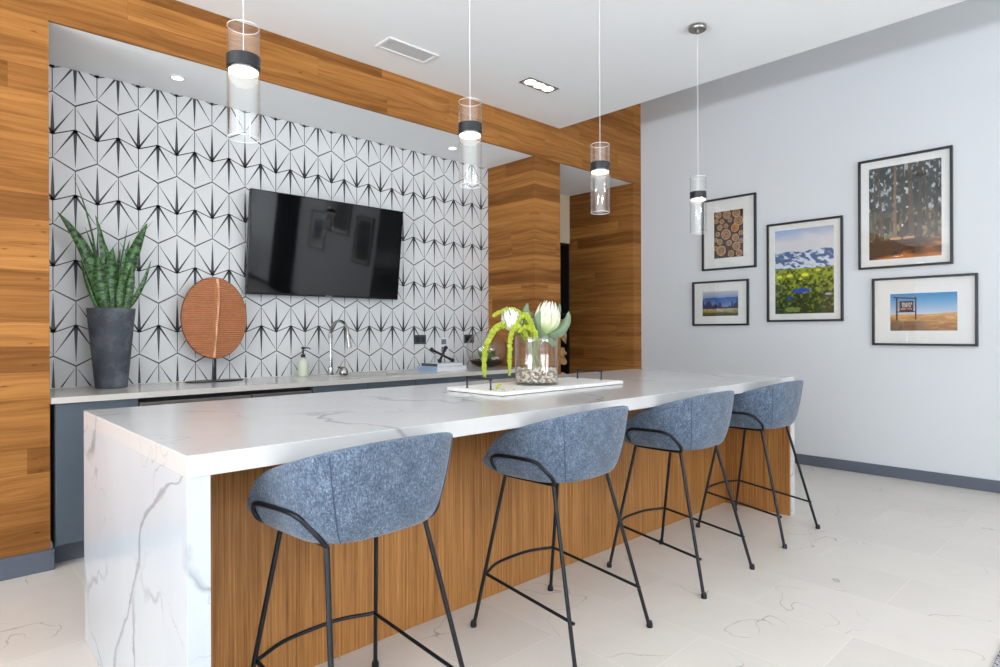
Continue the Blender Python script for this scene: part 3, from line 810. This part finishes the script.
# ------------------------------------------------------------------ potted snake plant
PX,PY=.893,4.40
t=thing('potted_snake_plant','banded green snake plant in a tapered dark grey planter on the counter','plant',(PX,PY,Z)); op=(PX,PY,Z)
def pot_mat():
    m=NT('slate_planter'); n=m.noise(m.obj(),7,5,.65); n2=m.noise(m.obj(),60,3)
    return m.out(m.mix(m.mr(n,.45,.72),srgb(70,74,82),srgb(112,118,126)),.6,spec=.3)
MB().lathe([(0,.0),(.078,.0),(.086,.004),(.129,.480),(.129,.484),(.119,.484),(.117,.455),(0,.455)],(PX,PY,Z),48).build('planter',pot_mat(),t,off=op,smooth=True)
MB().lathe([(0,.468),(.06,.466),(.1175,.460),(.1175,.456),(0,.456)],(PX,PY,Z),32).build('soil',M_soil,t,off=op)
def leaf_mat():
    m=NT('banded_leaf'); uv=m.N('ShaderNodeUVMap'); x,y,z=m.sep(uv.outputs[0])
    n=m.noise(m.comb(m.math('MULTIPLY',x,1.5),m.math('MULTIPLY',y,24),0.0),1.0,4,.7,.9)
    band=m.mr(n,.44,.56)
    c=m.mix(band,srgb(14,42,22),srgb(84,128,72))
    ed=m.mr(m.math('ABSOLUTE',m.math('SUBTRACT',x,.5)),.455,.49); c=m.mix(m.math('MULTIPLY',ed,.35),c,srgb(150,160,80))
    return m.out(c,.38,spec=.45)
M_leaf=leaf_mat()
def sword(name,parent,off,base,tip,width,bend,mat,face=(0,-1,0),twist=0,n=26,mid=.45,thick=.004,point=.8):
    base=Vector(base); tip=Vector(tip); bend=Vector(bend); m=MB(); uvs=[]; prof=[]
    face=Vector(face)
    for i in range(n+1):
        t=i/n; p=base.lerp(tip,t)+bend*4*t*(1-t)
        q=base.lerp(tip,t+.01)+bend*4*(t+.01)*(1-t-.01); d=(q-p).normalized()
        side=d.cross(face).normalized(); side=Matrix.Rotation(twist*t+twist*.3,3,d)@side; nor=side.cross(d).normalized()
        w=width*(.55+.45*math.sin(min(t/mid,1)*PI/2)) if t<mid else width*max(0,(1-((t-mid)/(1-mid))**1.7))**point
        w=max(w,.0008); b=len(m.v)
        for s_,h_ in ((-1,0.018),(-.5,.003),(0,-.006),(.5,.003),(1,.018)): m.v.append(tuple(p+side*s_*w/2+nor*(-h_*w/.06*.6))); uvs.append((.5+s_/2,t))
        for s_,h_ in ((.5,.003),(0,-.006),(-.5,.003)): m.v.append(tuple(p+side*s_*w/2+nor*(-h_*w/.06*.6+min(thick,w*.3)))); uvs.append((.5+s_/2,t))
        prof.append(b)
    for a,b in zip(prof,prof[1:]):
        for k in range(8): m.face((a+k,a+(k+1)%8,b+(k+1)%8,b+k))
    o=m.build(name,mat,parent,off=off,smooth=True); fix_normals(o)
    ul=o.data.uv_layers.new(name='UVMap')
    for l in o.data.loops: ul.data[l.index].uv=uvs[l.vertex_index]
    return o
ZP=Z+.46
LV=[((-.055,.02,.35),(-.185,.05,.815),.012,(.035,0,.03),.2),((-.01,.03,.30),(.100,.04,.56),.010,(.01,0,.01),.1),((.06,.04,.30),(.250,.05,.600),.010,(-.03,0,.06),.1),((-.045,-.02,0),(-.270,.01,.585),.074,(.045,0,.03),.2),((.035,-.02,0),(.205,.02,.575),.076,(-.018,0,.02),-.3),
    ((-.02,.03,0),(-.078,.02,.590),.060,(.030,0,0),.5),((.01,-.04,0),(.010,.0,.40),.078,(-.01,-.01,0),.1),
    ((-.03,-.06,0),(-.075,-.03,.345),.078,(-.012,0,0),-.2),((.05,.02,0),(.105,.02,.455),.044,(-.01,0,0),.7),
    ((.055,-.05,0),(.110,-.03,.30),.064,(.0,0,0),-.6),((.065,-.01,0),(.215,-.02,.335),.034,(.012,0,-.03),.3),
    ((-.06,.0,0),(-.150,.03,.320),.030,(-.01,0,.0),-.4),((-.01,.05,0),(-.125,.06,.520),.022,(.02,0,0),.3),
    ((.0,.0,0),(-.04,.03,.46),.052,(.015,0,0),-.5),((.02,.05,0),(.06,.05,.40),.05,(0,0,0),.8),((-.07,-.03,0),(-.13,-.02,.19),.026,(.0,0,0),.2),((.03,-.07,0),(.05,-.05,.24),.046,(0,-.01,0),.3)]
for b,tp,w_,bd,tw_ in LV:
    sword('leaf',t,op,(PX+b[0],PY+b[1],ZP),(PX+tp[0],PY+tp[1],ZP+tp[2]),w_,bd,M_leaf,twist=tw_)

# ------------------------------------------------------------------ woven disc ornament
DX,DY=1.522,4.46
t=thing('disc_ornament','oval ribbed copper coloured woven disc standing on a dark rod and base','ornament',(DX,DY,Z)); od=(DX,DY,Z)
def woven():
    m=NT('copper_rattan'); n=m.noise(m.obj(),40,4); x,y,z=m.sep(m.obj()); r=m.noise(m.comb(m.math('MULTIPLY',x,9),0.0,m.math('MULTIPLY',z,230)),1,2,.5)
    groove_shade=m.math('POWER',m.math('ABSOLUTE',m.math('SINE',m.math('MULTIPLY',m.math('SUBTRACT',z,.1595),38*PI/.55))),.6)  # shade in the grooves between ribs, painted into the colour
    return m.out(m.mix(m.math('MULTIPLY',m.math('ADD',m.math('ADD',n,r),groove_shade),.36),srgb(96,50,28),srgb(216,146,100)),.5,.15)
M_woven=woven()
def disc_pt(u,v,side=-1):
    a=.214; b=.275; rows=38
    zz=-b+2*b*v; hw=a*math.sqrt(max(0,1-(zz/b)**2)); hw=max(hw,.004)
    s=2*u-1; x=s*hw; r=math.sqrt(min(1,(x/a)**2+(zz/b)**2))
    dep=.032*(1-r*r)
    spine=.022*math.exp(-((x-.012*math.sin(zz*7))/.012)**2)*(1-r**4)
    rib=.0062*abs(math.sin(v*rows*PI))
    y=-(dep*.6+spine+rib) if side<0 else .012-dep*.2
    return (DX+x+.0,DY+y,1.3235+zz)
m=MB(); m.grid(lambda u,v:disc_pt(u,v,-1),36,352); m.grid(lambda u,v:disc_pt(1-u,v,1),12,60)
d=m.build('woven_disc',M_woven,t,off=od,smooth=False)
m=MB(); pts=[(DX+.012*math.sin((-.27+.54*i/90)*7)+.004,DY-.030*(1-(abs(-.27+.54*i/90)/.275)**2)-.004,1.3235-.27+.54*i/90) for i in range(91)]
m.tube(pts,[.0100+.0025*math.sin(i*2.6) for i in range(91)],8); m.build('spine',plain('copper_cord_highlight',srgb(238,184,146),.5,.0),t,off=od,smooth=True)  # raised cord, its colour lightened for the highlight along the ridge
m=MB(); pts=[]
for i in range(72):
    a=2*PI*i/72; pts.append((DX+.214*math.cos(a),DY+.003,1.3235+.275*math.sin(a)))
m.tube(pts,.0058,8,closed=True); m.build('rim',plain('dark_copper_rim',srgb(110,64,44),.5,.3),t,off=od,smooth=True)
MB().tube([(DX+.004,DY+.012,Z+.010),(DX+.004,DY+.012,1.15)],.009,12).build('rod',M_black,t,off=od,smooth=True)
MB().lathe([(0,.0),(.185,.0),(.190,.004),(.188,.008),(0,.010)],(DX,DY,Z),56,1,.45).build('base',M_black,t,off=od,smooth=True)

# ------------------------------------------------------------------ soap, faucet
SX,SY=2.182,4.497; osp=(SX,SY,Z)
t=thing('soap_dispenser','glass bottle of pale green soap with a black pump near the faucet','soap dispenser',osp)
MB().lathe([(0,0),(.036,0),(.040,.004),(.0415,.07),(.037,.105),(.024,.126),(.015,.134),(.015,.142),(0,.142)],osp,32).build('bottle',M_soapliq,t,off=osp,smooth=True)
MB().lathe([(0,.1425),(.017,.1425),(.017,.165),(.007,.168),(.006,.205),(.013,.207),(.013,.222),(0,.223)],osp,24).build('pump',M_black,t,off=osp,smooth=True)
MB().tube([(SX,SY,Z+.215),(SX+.035,SY-.02,Z+.214),(SX+.047,SY-.027,Z+.206)],.0045,8).build('nozzle',M_black,t,off=osp,smooth=True)
FX,FY=2.390,4.455; of=(FX,FY,Z)
t=thing('faucet','tall polished gooseneck faucet arching over the sink','faucet',of)
MB().lathe([(0,0),(.027,0),(.027,.006),(.022,.010),(.0185,.013),(.0185,.06),(.0165,.064),(0,.064)],of,28).build('base',M_chrome,t,off=of,smooth=True)
pth=[(FX,FY,Z+.05),(FX,FY,1.20)]+[(FX,FY-.132+.132*math.cos(a),1.215+.094*math.sin(a)) for a in [PI*i/14 for i in range(0,14)]]+[(FX+.0,FY-.270,1.18)]
MB().tube(pth,.0115,16).build('spout',M_chrome,t,off=of,smooth=True)
MB().tube([(FX,FY-.271,1.185),(FX,FY-.288,1.105)],[.0150,.0175],16).build('spray_head',M_chrome,t,off=of,smooth=True)
MB().tube([(FX,FY,1.175),(FX,FY,1.215)],.0155,16).build('collar',M_steel,t,off=of,smooth=True)
MB().lathe([(0,0),(.034,0),(.036,.02),(.028,.045),(.014,.060),(0,.062)],(FX+.085,FY-.05,Z),24).build('handle',M_chrome,t,off=of,smooth=True)
MB().tube([(FX+.085,FY-.05,Z+.05),(FX+.02,FY-.085,Z+.062)],[.011,.008],10).build('lever',M_chrome,t,off=of,smooth=True)

# ------------------------------------------------------------------ outlets
def outlet(x0,x1,z0,z1,mat,label,ins,vertical=False):
    c=((x0+x1)/2,YT-.001,(z0+z1)/2); t=thing('wall_outlet',label,'outlet',c); w,h=x1-x0,z1-z0
    MB().box(-w/2,w/2,-.006,0,-h/2,h/2).build('cover_plate',mat,t,bevel=.002)
    for s in (-1,1):
        if vertical: MB().box(-.028,.028,-.009,-.0065,s*h*.24-.024,s*h*.24+.024).build('socket',ins,t,bevel=.002)
        else: MB().box(s*w*.23-.022,s*w*.23+.022,-.009,-.0065,-.024,.024).build('socket',ins,t,bevel=.002)
M_socket=plain('black_socket',srgb(24,26,28),.35); M_plate=plain('charcoal_plate',srgb(56,62,68),.4)
outlet(3.292,3.418,1.112,1.195,M_plate,'charcoal double wall outlet on the tiles above the stack of books',M_socket)
outlet(3.876,4.000,1.112,1.195,M_plate,'charcoal double wall outlet on the tiles behind the glass terrarium',M_socket)
outlet(3.562,3.682,1.02,1.168,M_white,'white wall outlet with a grey socket on the tiles behind the jack ornament',plain('grey_socket',srgb(110,122,136),.4),True)

# ------------------------------------------------------------------ books and cross ornament
def book(cx,cy,z0,w,d,h,rz,cov,spine,label):
    t=thing('book',label,'book',(cx,cy,z0),'books lying on the counter',rz)
    c=MB(); c.box(-w/2,w/2,-d/2,d/2,0,.003); c.box(-w/2,w/2,-d/2,d/2,h-.003,h); c.build('cover',cov,t)
    MB().box(-w/2-.002,-w/2+.003,-d/2,d/2,.0,h).build('spine',spine,t,bevel=.001)
    MB().box(-w/2+.004,w/2-.004,-d/2+.004,d/2-.004,.0032,h-.0032).build('pages',plain('book_pages',srgb(236,236,238),.8),t)
M_cvl=plain('pale_blue_cover',srgb(150,176,204),.5); M_cvw=plain('white_cover',srgb(216,222,230),.5); M_cvd=plain('slate_cover',srgb(70,78,88),.5)
book(3.385,4.31,Z,.365,.245,.037,.10,M_cvw,M_cvl,'pale blue and white book at the bottom of the stack')
book(3.39,4.315,Z+.0372,.310,.20,.025,.08,M_cvw,M_cvd,'slate spined white book lying on top of the pale blue book')
JX,JY,JZ=3.385,4.315,Z+.0625; oj=(JX,JY,JZ)
t=thing('cross_ornament','black metal crossed-bar jack ornament on top of the books','ornament',oj)
def bar(a,b):
    a=Vector(a); b=Vector(b); m=MB(); d=(b-a)
    m.tube([a+d*k for k in (0,.12,.2,.8,.88,1)],[.013,.013,.0105,.0105,.013,.013],12)
    for e in (0,1): m.ball(a+d*e,.019,14,10)
    return m
R=.022
bar((JX-.110,JY+.005,JZ+.118),(JX+.100,JY-.02,JZ+.0195)).build('bar',M_black,t,off=oj,smooth=True)
bar((JX+.050,JY+.012,JZ+.130),(JX-.062,JY-.045,JZ+.0195)).build('bar',M_black,t,off=oj,smooth=True)

# ------------------------------------------------------------------ terrarium
GX,GY=3.945,4.355; og=(GX,GY,Z)
t=thing('terrarium','round clear glass terrarium with green plants on dark soil','terrarium',og)
prof=[]; n_=22
for i in range(n_+1):
    a=-1.25+i*(2.45)/n_; prof.append((.192*math.cos(a),.168+.178*math.sin(a)))
outer=[(0,0.0)]+prof; inner=[(max(0,r-.003),z+.002*(1 if i<3 else 0)) for i,(r,z) in enumerate(prof)][::-1]+[(0,.004)]
MB().lathe(outer+inner,og,48).build('globe',M_glass,t,off=og,smooth=True)
MB().lathe([(0,.006),(.085,.009),(.138,.034),(.158,.062),(.08,.078),(0,.085)],og,32).build('soil',M_soil,t,off=og,smooth=True)
M_moss=plain('terrarium_green',srgb(86,116,62),.6,var=.4,scale=30); M_stone=plain('pale_stone',srgb(190,178,166),.7)
rg=random.Random(3)
for i in range(9):
    a=rg.uniform(0,6.28); r=rg.uniform(.0,.085); bx,by=GX+r*math.cos(a),GY+r*math.sin(a); m=MB()
    for k in range(7):
        an=k*.9+rg.random(); L=rg.uniform(.035,.065); ti=Vector((bx+L*.8*math.cos(an),by+L*.8*math.sin(an),Z+.08+L*rg.uniform(.6,1.5)))
        m.tube([Vector((bx,by,Z+.07)),Vector((bx,by,Z+.07)).lerp(ti,.5)+Vector((0,0,.012)),ti],[.004,.010,.001],6)
    m.build('plant',M_moss,t,off=og,smooth=True)
for i in range(5):
    a=rg.uniform(0,6.28); MB().ball((GX+.10*math.cos(a),GY+.10*math.sin(a),Z+.082),.020,10,7,1.2,1,.8).build('stone',M_stone,t,off=og,smooth=True)

# ------------------------------------------------------------------ tray and vase
def tray_mat():
    m=NT('white_marble_tray'); n=m.noise(m.pos(),14,5,.7,.6); return m.out(m.mix(m.mr(n,.45,.7),srgb(250,249,247),srgb(236,232,228)),.35)
TXa,TXb,TYa,TYb=2.035,3.012,2.14,2.555; ot=((TXa+TXb)/2,(TYa+TYb)/2,IZ); TZ=IZ+.020
t=thing('serving_tray','white marble serving tray with black wire handles on the island','tray',ot)
wb('board',tray_mat(),t,ot,(TXa,TXb,TYa,TYb,IZ+.002,TZ),bevel=.003)
wb('rim_band',M_black,t,ot,(TXa+.004,TXb-.004,TYa+.004,TYb-.004,IZ,IZ+.002))
for x in (TXa+.045,TXb-.045):
    m=MB(); y0,y1=2.265,2.445
    m.tube(fillet([(x,y0,TZ),(x,y0,TZ+.052),(x,y1,TZ+.052),(x,y1,TZ)],.004,3),.0042,8)
    m.ball((x,y0,TZ+.052),.0085,10,8); m.ball((x,y1,TZ+.052),.0085,10,8)
    m.lathe([(0,0),(.008,0),(.008,.003),(0,.003)],(x,y0,TZ),12); m.lathe([(0,0),(.008,0),(.008,.003),(0,.003)],(x,y1,TZ),12)
    m.build('handle',M_black,t,off=ot,smooth=True)
VX,VY=2.492,2.342; ov=(VX,VY,TZ); VH=.262; VR=.119
t=thing('glass_vase','clear glass cylinder vase on the marble tray, with stems and pebbles in it','vase',ov)
MB().lathe([(0,0),(VR-.002,0),(VR,.002),(VR,VH-.002),(VR-.002,VH),(VR-.004,VH-.002),(VR-.0045,.012),(VR-.008,.008),(0,.008)],ov,72).build('glass_wall',M_glass,t,off=ov,smooth=True)
m=MB(); rp=random.Random(11); cols=[plain('pebble_cream',srgb(214,204,192),.6),plain('pebble_brown',srgb(158,130,108),.6),plain('pebble_white',srgb(226,218,206),.6),plain('pebble_grey',srgb(142,138,134),.6)]
for i in range(720):
    a=rp.uniform(0,2*PI); rr=(VR-.015) if i<430 else rp.uniform(0,VR-.02); zz=rp.uniform(.017,.082) if i<430 else rp.uniform(.07,.088)
    m.cur=rp.choice((0,0,1,1,2,3)); m.ball((VX+rr*math.cos(a),VY+rr*math.sin(a),TZ+zz),rp.uniform(.0065,.0095),7,5,rp.uniform(.8,1.2),rp.uniform(.8,1.2),rp.uniform(.7,1))
tag(m.build('pebbles',cols,off=ov,smooth=True),'cream and brown pebbles filling the bottom of the glass vase','pebbles',kind='stuff')

# flowers
M_stem=plain('flower_stem',srgb(128,140,84),.6); M_pleaf=plain('grey_green_leaf',srgb(110,130,102),.5,var=.15,scale=12)
def petal_mat(name,a,b):
    m=NT(name); uv=m.N('ShaderNodeUVMap'); x,y,z=m.sep(uv.outputs[0]); return m.out(m.mix(m.mr(y,.15,.95),a,b),.6,spec=.2)
M_petal=petal_mat('protea_petal',srgb(176,196,130),srgb(244,240,222)); M_petal2=petal_mat('protea_petal_pale',srgb(190,206,170),srgb(246,244,236))
def petal_mesh(base,tip,width,face,bend):
    base=Vector(base); tip=Vector(tip); face=Vector(face); V=[];F=[];U=[]; n=8
    for i in range(n+1):
        t=i/n; p=base.lerp(tip,t)+Vector(bend)*4*t*(1-t); d=(tip-base).normalized(); side=d.cross(face).normalized(); nor=side.cross(d).normalized()
        w=width*math.sin(min(1,(t*.93+.07))**.75*PI)**.7 if t<.98 else .001
        w=max(w,.001)
        for s_,h_ in ((-1,.16),(0,0),(1,.16),(0,-.05)): V.append(tuple(p+side*s_*w/2+nor*h_*w)); U.append((.5+s_/2,t))
        if i:
            a=(i-1)*4; b=i*4
            for k in range(4): F.append((a+k,a+(k+1)%4,b+(k+1)%4,b+k))
    return V,F,U
def protea(c,ax,size,label,mat,stem_to,leaves,openness=.32):
    c=Vector(c); ax=Vector(ax).normalized(); t=thing('protea_flower',label,'flower',c); a0=Vector((1,0,0)) if abs(ax.x)<.9 else Vector((0,1,0))
    e1=(a0-ax*a0.dot(ax)).normalized(); e2=ax.cross(e1); m=MB(); uvs=[]
    rr=random.Random(int(size*1000))
    for layer,(nn,rb,rt,z0,zt,wd,bulge) in enumerate(((11,.10,.36,-.02,.62,.22,.16),(12,.12,.34,.05,.80,.20,.17),(12,.12,.26,.12,.93,.19,.17),(11,.10,.17,.2,1.0,.17,.14),(8,.05,.08,.3,1.0,.14,.09))):
        for k in range(nn):
            a=2*PI*(k+.5*layer)/nn+rr.uniform(-.08,.08); d=e1*math.cos(a)+e2*math.sin(a)
            b=c+d*rb*size+ax*z0*size; tp=c+d*rt*size*rr.uniform(.9,1.1)+ax*zt*size*rr.uniform(.95,1.04)
            V,F,U=petal_mesh(b,tp,wd*size,d*-1,d*bulge*size)
            o=len(m.v); m.v+=V; uvs+=U
            for f in F: m.face([o+i for i in f])
    h=m.build('petals',mat,t,off=c,smooth=True); fix_normals(h); ul=h.data.uv_layers.new(name='UVMap')
    for l in h.data.loops: ul.data[l.index].uv=uvs[l.vertex_index]
    MB().ball(tuple(c+ax*.12*size),.17*size,16,10).build('calyx',M_pleaf,t,off=c,smooth=True)
    MB().ball(tuple(c+ax*.5*size),.20*size,16,12,1,1,1.5).build('centre',plain('protea_centre',srgb(226,222,196),.8),t,off=c,smooth=True)
    st_=Vector(stem_to); mid=c.lerp(st_,.5)+Vector((0,0,.02))
    MB().tube(smooth_path([c-ax*.01,mid,st_],6),.0048,8).build('stem',M_stem,t,off=c,smooth=True)
    for (b,tp,w_,bd) in leaves:
        sword('leaf',t,c,c+Vector(b),c+Vector(tp),w_*1.3,bd,M_pleaf,face=(-.6,-.75,.2),n=14,mid=.5,thick=.0015,point=.7)
cx=Vector((.738,-.674,0)) # along the island diagonal, away from the hallway
zt_=TZ+VH
P1=(VX+.045,VY-.020,zt_+.018)
protea(P1,(.16,-.10,1),.176,'large creamy protea bloom standing tall in the vase',M_petal,(VX-.03,VY+.02,TZ+.085),
  [((-.02,.02,-.03),(-.075,.055,.165),.040,(-.03,.02,0)),((.02,-.02,0),(.115,-.075,.12),.038,(.02,-.02,-.02)),((0,.02,-.02),(.095,-.03,.165),.040,(.02,0,-.02)),((-.01,-.02,-.03),(-.095,.035,.06),.045,(0,0,.03)),((0,-.01,-.03),(-.01,-.06,-.075),.030,(.01,-.02,0)),((.02,-.01,0),(.105,-.085,.06),.034,(.01,0,-.03)),((-.02,0,-.02),(-.06,-.02,.12),.038,(-.02,0,0))])
P2=(VX-.085,VY+.075,zt_+.030)
protea(P2,(-.40,.1,1),.135,'smaller pale protea bloom leaning away behind the hanging green strands',M_petal2,(VX+.02,VY-.03,TZ+.085),
  [((0,0,0),(.085,-.055,.085),.040,(.02,0,.03)),((0,0,-.01),(.05,-.05,.045),.040,(0,0,.02)),((0,-.01,0),(-.02,-.05,.075),.036,(-.01,0,.01)),((0,0,0),(.04,-.045,.12),.034,(.02,-.02,.0))])
M_amar=plain('lime_amaranth',srgb(166,178,54),.7,var=.18,scale=90)
def strand(pts,r,label,seed):
    P=smooth_path(pts,10); rr=random.Random(seed); base=Vector(pts[0]); t=thing('amaranth_strand',label,'flower',base,'hanging lime amaranth strands'); m=MB()
    L=len(P)
    m.tube(P,[max(.003,r*.62*(.5+.5*min(1,i/8))*(1-.55*(i/L)**3)) for i in range(L)],8)
    for i in range(L):
        f=min(1,.35+i/10)*(1-.5*(i/L)**4)
        for k in range(7):
            a=rr.uniform(0,6.28); b=rr.uniform(-1,1); d=Vector((math.cos(a)*math.sqrt(1-b*b),math.sin(a)*math.sqrt(1-b*b),b))
            c_=P[i]+d*r*.7*f; m.ball(tuple(c_),r*rr.uniform(.30,.46)*f,6,5)
    m.build('blossom_tassel',M_amar,t,off=base,smooth=True)
    st_=Vector((VX+rr.uniform(-.03,.03),VY+rr.uniform(-.03,.03),TZ+.085)); MB().tube([base,base.lerp(st_,.5),st_],.003,6).build('stem',M_stem,t,off=base,smooth=True)
def at_px(px,py,y):   # a point of the strand seen at this place, on the plane y
    return None
# positions: x along the island, offsets from the vase centre
D=Vector((.738,-.674,0))
def sp(s,z,d=0): p=Vector((VX,VY,0))+D*s+Vector((.674,.738,0))*d; return (p.x,p.y,z)
strand([sp(-.06,zt_-.02),sp(-.10,zt_+.05,-.02),sp(-.17,zt_+.065,-.03),sp(-.235,zt_+.03,-.03),sp(-.275,zt_-.06,-.03),sp(-.287,zt_-.15,-.03),sp(-.283,zt_-.215,-.03)],.0195,'long lime green amaranth strand arching furthest over and hanging almost to the tray',1)
strand([sp(-.04,zt_-.02,-.03),sp(-.08,zt_+.04,-.06),sp(-.125,zt_+.045,-.07),sp(-.145,zt_-.02,-.07),sp(-.150,zt_-.12,-.07),sp(-.152,zt_-.205,-.07)],.0165,'lime green amaranth strand hanging straight down against the vase glass',2)
strand([sp(-.02,zt_-.02),sp(-.05,zt_+.06),sp(-.10,zt_+.13,-.02),sp(-.16,zt_+.145,-.03),sp(-.215,zt_+.125,-.03),sp(-.235,zt_+.11,-.03)],.0150,'short lime green amaranth sprig reaching out above the others',3)
strand([sp(-.01,zt_-.02,-.04),sp(-.03,zt_+.06,-.05),sp(-.06,zt_+.115,-.05),sp(-.09,zt_+.095,-.06),sp(-.12,zt_+.055,-.06)],.0165,'thick lime green amaranth tuft bunched at the vase mouth',4)
strand([sp(0,zt_-.02,-.05),sp(-.02,zt_+.03,-.07),sp(-.06,zt_+.05,-.08),sp(-.10,zt_+.025,-.08)],.0165,'low lime green amaranth tuft resting on the vase rim',5)
# fallen yellow bits by the handle
m=MB(); rr=random.Random(9)
for i in range(5): m.ball((2.06+rr.uniform(0,.10),2.20+rr.uniform(-.035,.05),TZ+.0035),.0035,6,5)
tag(m.build('fallen_petals',M_amar,off=(2.1,2.2,TZ)),'tiny fallen lime petals on the marble tray','petals',kind='stuff')
sword('fallen_leaf',None,(2.13,2.26,TZ),(2.112,2.262,TZ+.002),(2.128,2.235,TZ+.030),.014,(0,0,.004),M_amar,face=(-.6,-.7,.3),n=10,thick=.001)
tag(bpy.data.objects['fallen_leaf'],'small lime leaf lying on the marble tray by the wire handle','leaf')

# ------------------------------------------------------------------ rug
def rug_mat():
    m=NT('braided_rug'); x,y,z=m.sep(m.pos()); v=m.comb(m.math('MULTIPLY',x,120),m.math('MULTIPLY',y,60),0.0); n=m.noise(v,1,3,.7); m.bump(n,.8,.004)
    return m.out(m.ramp(n,[(.42,srgb(62,62,70)),(.55,srgb(190,190,196))]),.95,spec=.1)
m=MB(); m.box(2.72,5.2,-2.4,.415,.0005,.012); tag(m.build('area_rug',rug_mat(),bevel=.004,off=(3.9,-1,0)),'grey braided rug showing at the floor corner by the picture edge','rug')

# ------------------------------------------------------------------ light
wd=bpy.data.worlds.new('World'); sc.world=wd; wd.use_nodes=True
bg=wd.node_tree.nodes['Background']; bg.inputs[0].default_value=(.80,.88,1,1); bg.inputs[1].default_value=1.0
def area(name,loc,rot,sx,sy,power,col,spread=180):
    L=bpy.data.lights.new(name,'AREA'); L.shape='RECTANGLE'; L.size=sx; L.size_y=sy; L.energy=power; L.color=col; L.spread=math.radians(spread)
    o=bpy.data.objects.new(name,L); COL.objects.link(o); o.location=loc; o.rotation_euler=rot; return o
for i,(a,b) in enumerate(wins_l): area('window_daylight',(XL-.16,(a+b)/2,1.62),(0,-PI/2,0),2.5,b-a,(60,150)[i],(.82,.91,1))
for i,(a,b) in enumerate(wins_f): area('window_daylight',((a+b)/2,YF-.16,1.62),(PI/2,0,0),b-a,2.5,40,(.82,.91,1))
# uplights added outside the windows to brighten the ceiling
for i,(a,b) in enumerate(wins_l): area('uplight_fill',(XL-.30,(a+b)/2,.55),(0,-PI/2-.95,0),.7,b-a,(230,520)[i],(.89,.945,1),115)
for i,(a,b) in enumerate(wins_f): area('uplight_fill',((a+b)/2,YF-.30,.55),(PI/2+.95,0,0),b-a,.7,260,(.89,.945,1),115)
# added fill lamps below the ceilings, out of view, for more light from above
for p in ((-3.5,-3.5),(.5,-3.5),(-3,.4),(3,-3.2)): area('downlight_fill',(p[0],p[1],ZC-.02),(0,0,0),.5,.5,62,(1,.985,.96))
area('downlight_fill',(5.2,-1.0,ZT-.03),(0,0,0),.5,3,7,(1,.98,.95))

# ------------------------------------------------------------------ camera
f=623.0; aA=math.radians(46.57); roll=math.radians(.216); pit=0.0
F0=Vector((math.cos(aA),math.sin(aA),0)); R0=Vector((math.sin(aA),-math.cos(aA),0)); U0=Vector((0,0,1))
F=F0*math.cos(pit)-U0*math.sin(pit); U=U0*math.cos(pit)+F0*math.sin(pit)
R=R0*math.cos(roll)-U*math.sin(roll); U=U*math.cos(roll)+R0*math.sin(roll)
cam=bpy.data.cameras.new('camera'); cam.sensor_width=36; cam.lens=f/1000*36; cam.clip_start=.05; cam.shift_y=-.002
co=bpy.data.objects.new('camera',cam); COL.objects.link(co)
co.matrix_world=Matrix(((R.x,U.x,-F.x,0),(R.y,U.y,-F.y,0),(R.z,U.z,-F.z,1.2236),(0,0,0,1)))
sc.camera=co
sc.view_settings.view_transform='Standard'; sc.view_settings.look='None'; sc.view_settings.gamma=1; sc.view_settings.use_curve_mapping=False
sc.view_settings.exposure=-.33
cy=sc.cycles; cy.use_denoising=True; cy.max_bounces=10; cy.diffuse_bounces=5; cy.glossy_bounces=4; cy.transmission_bounces=10; cy.transparent_max_bounces=10
cy.sample_clamp_indirect=6; cy.caustics_reflective=False; cy.caustics_refractive=False
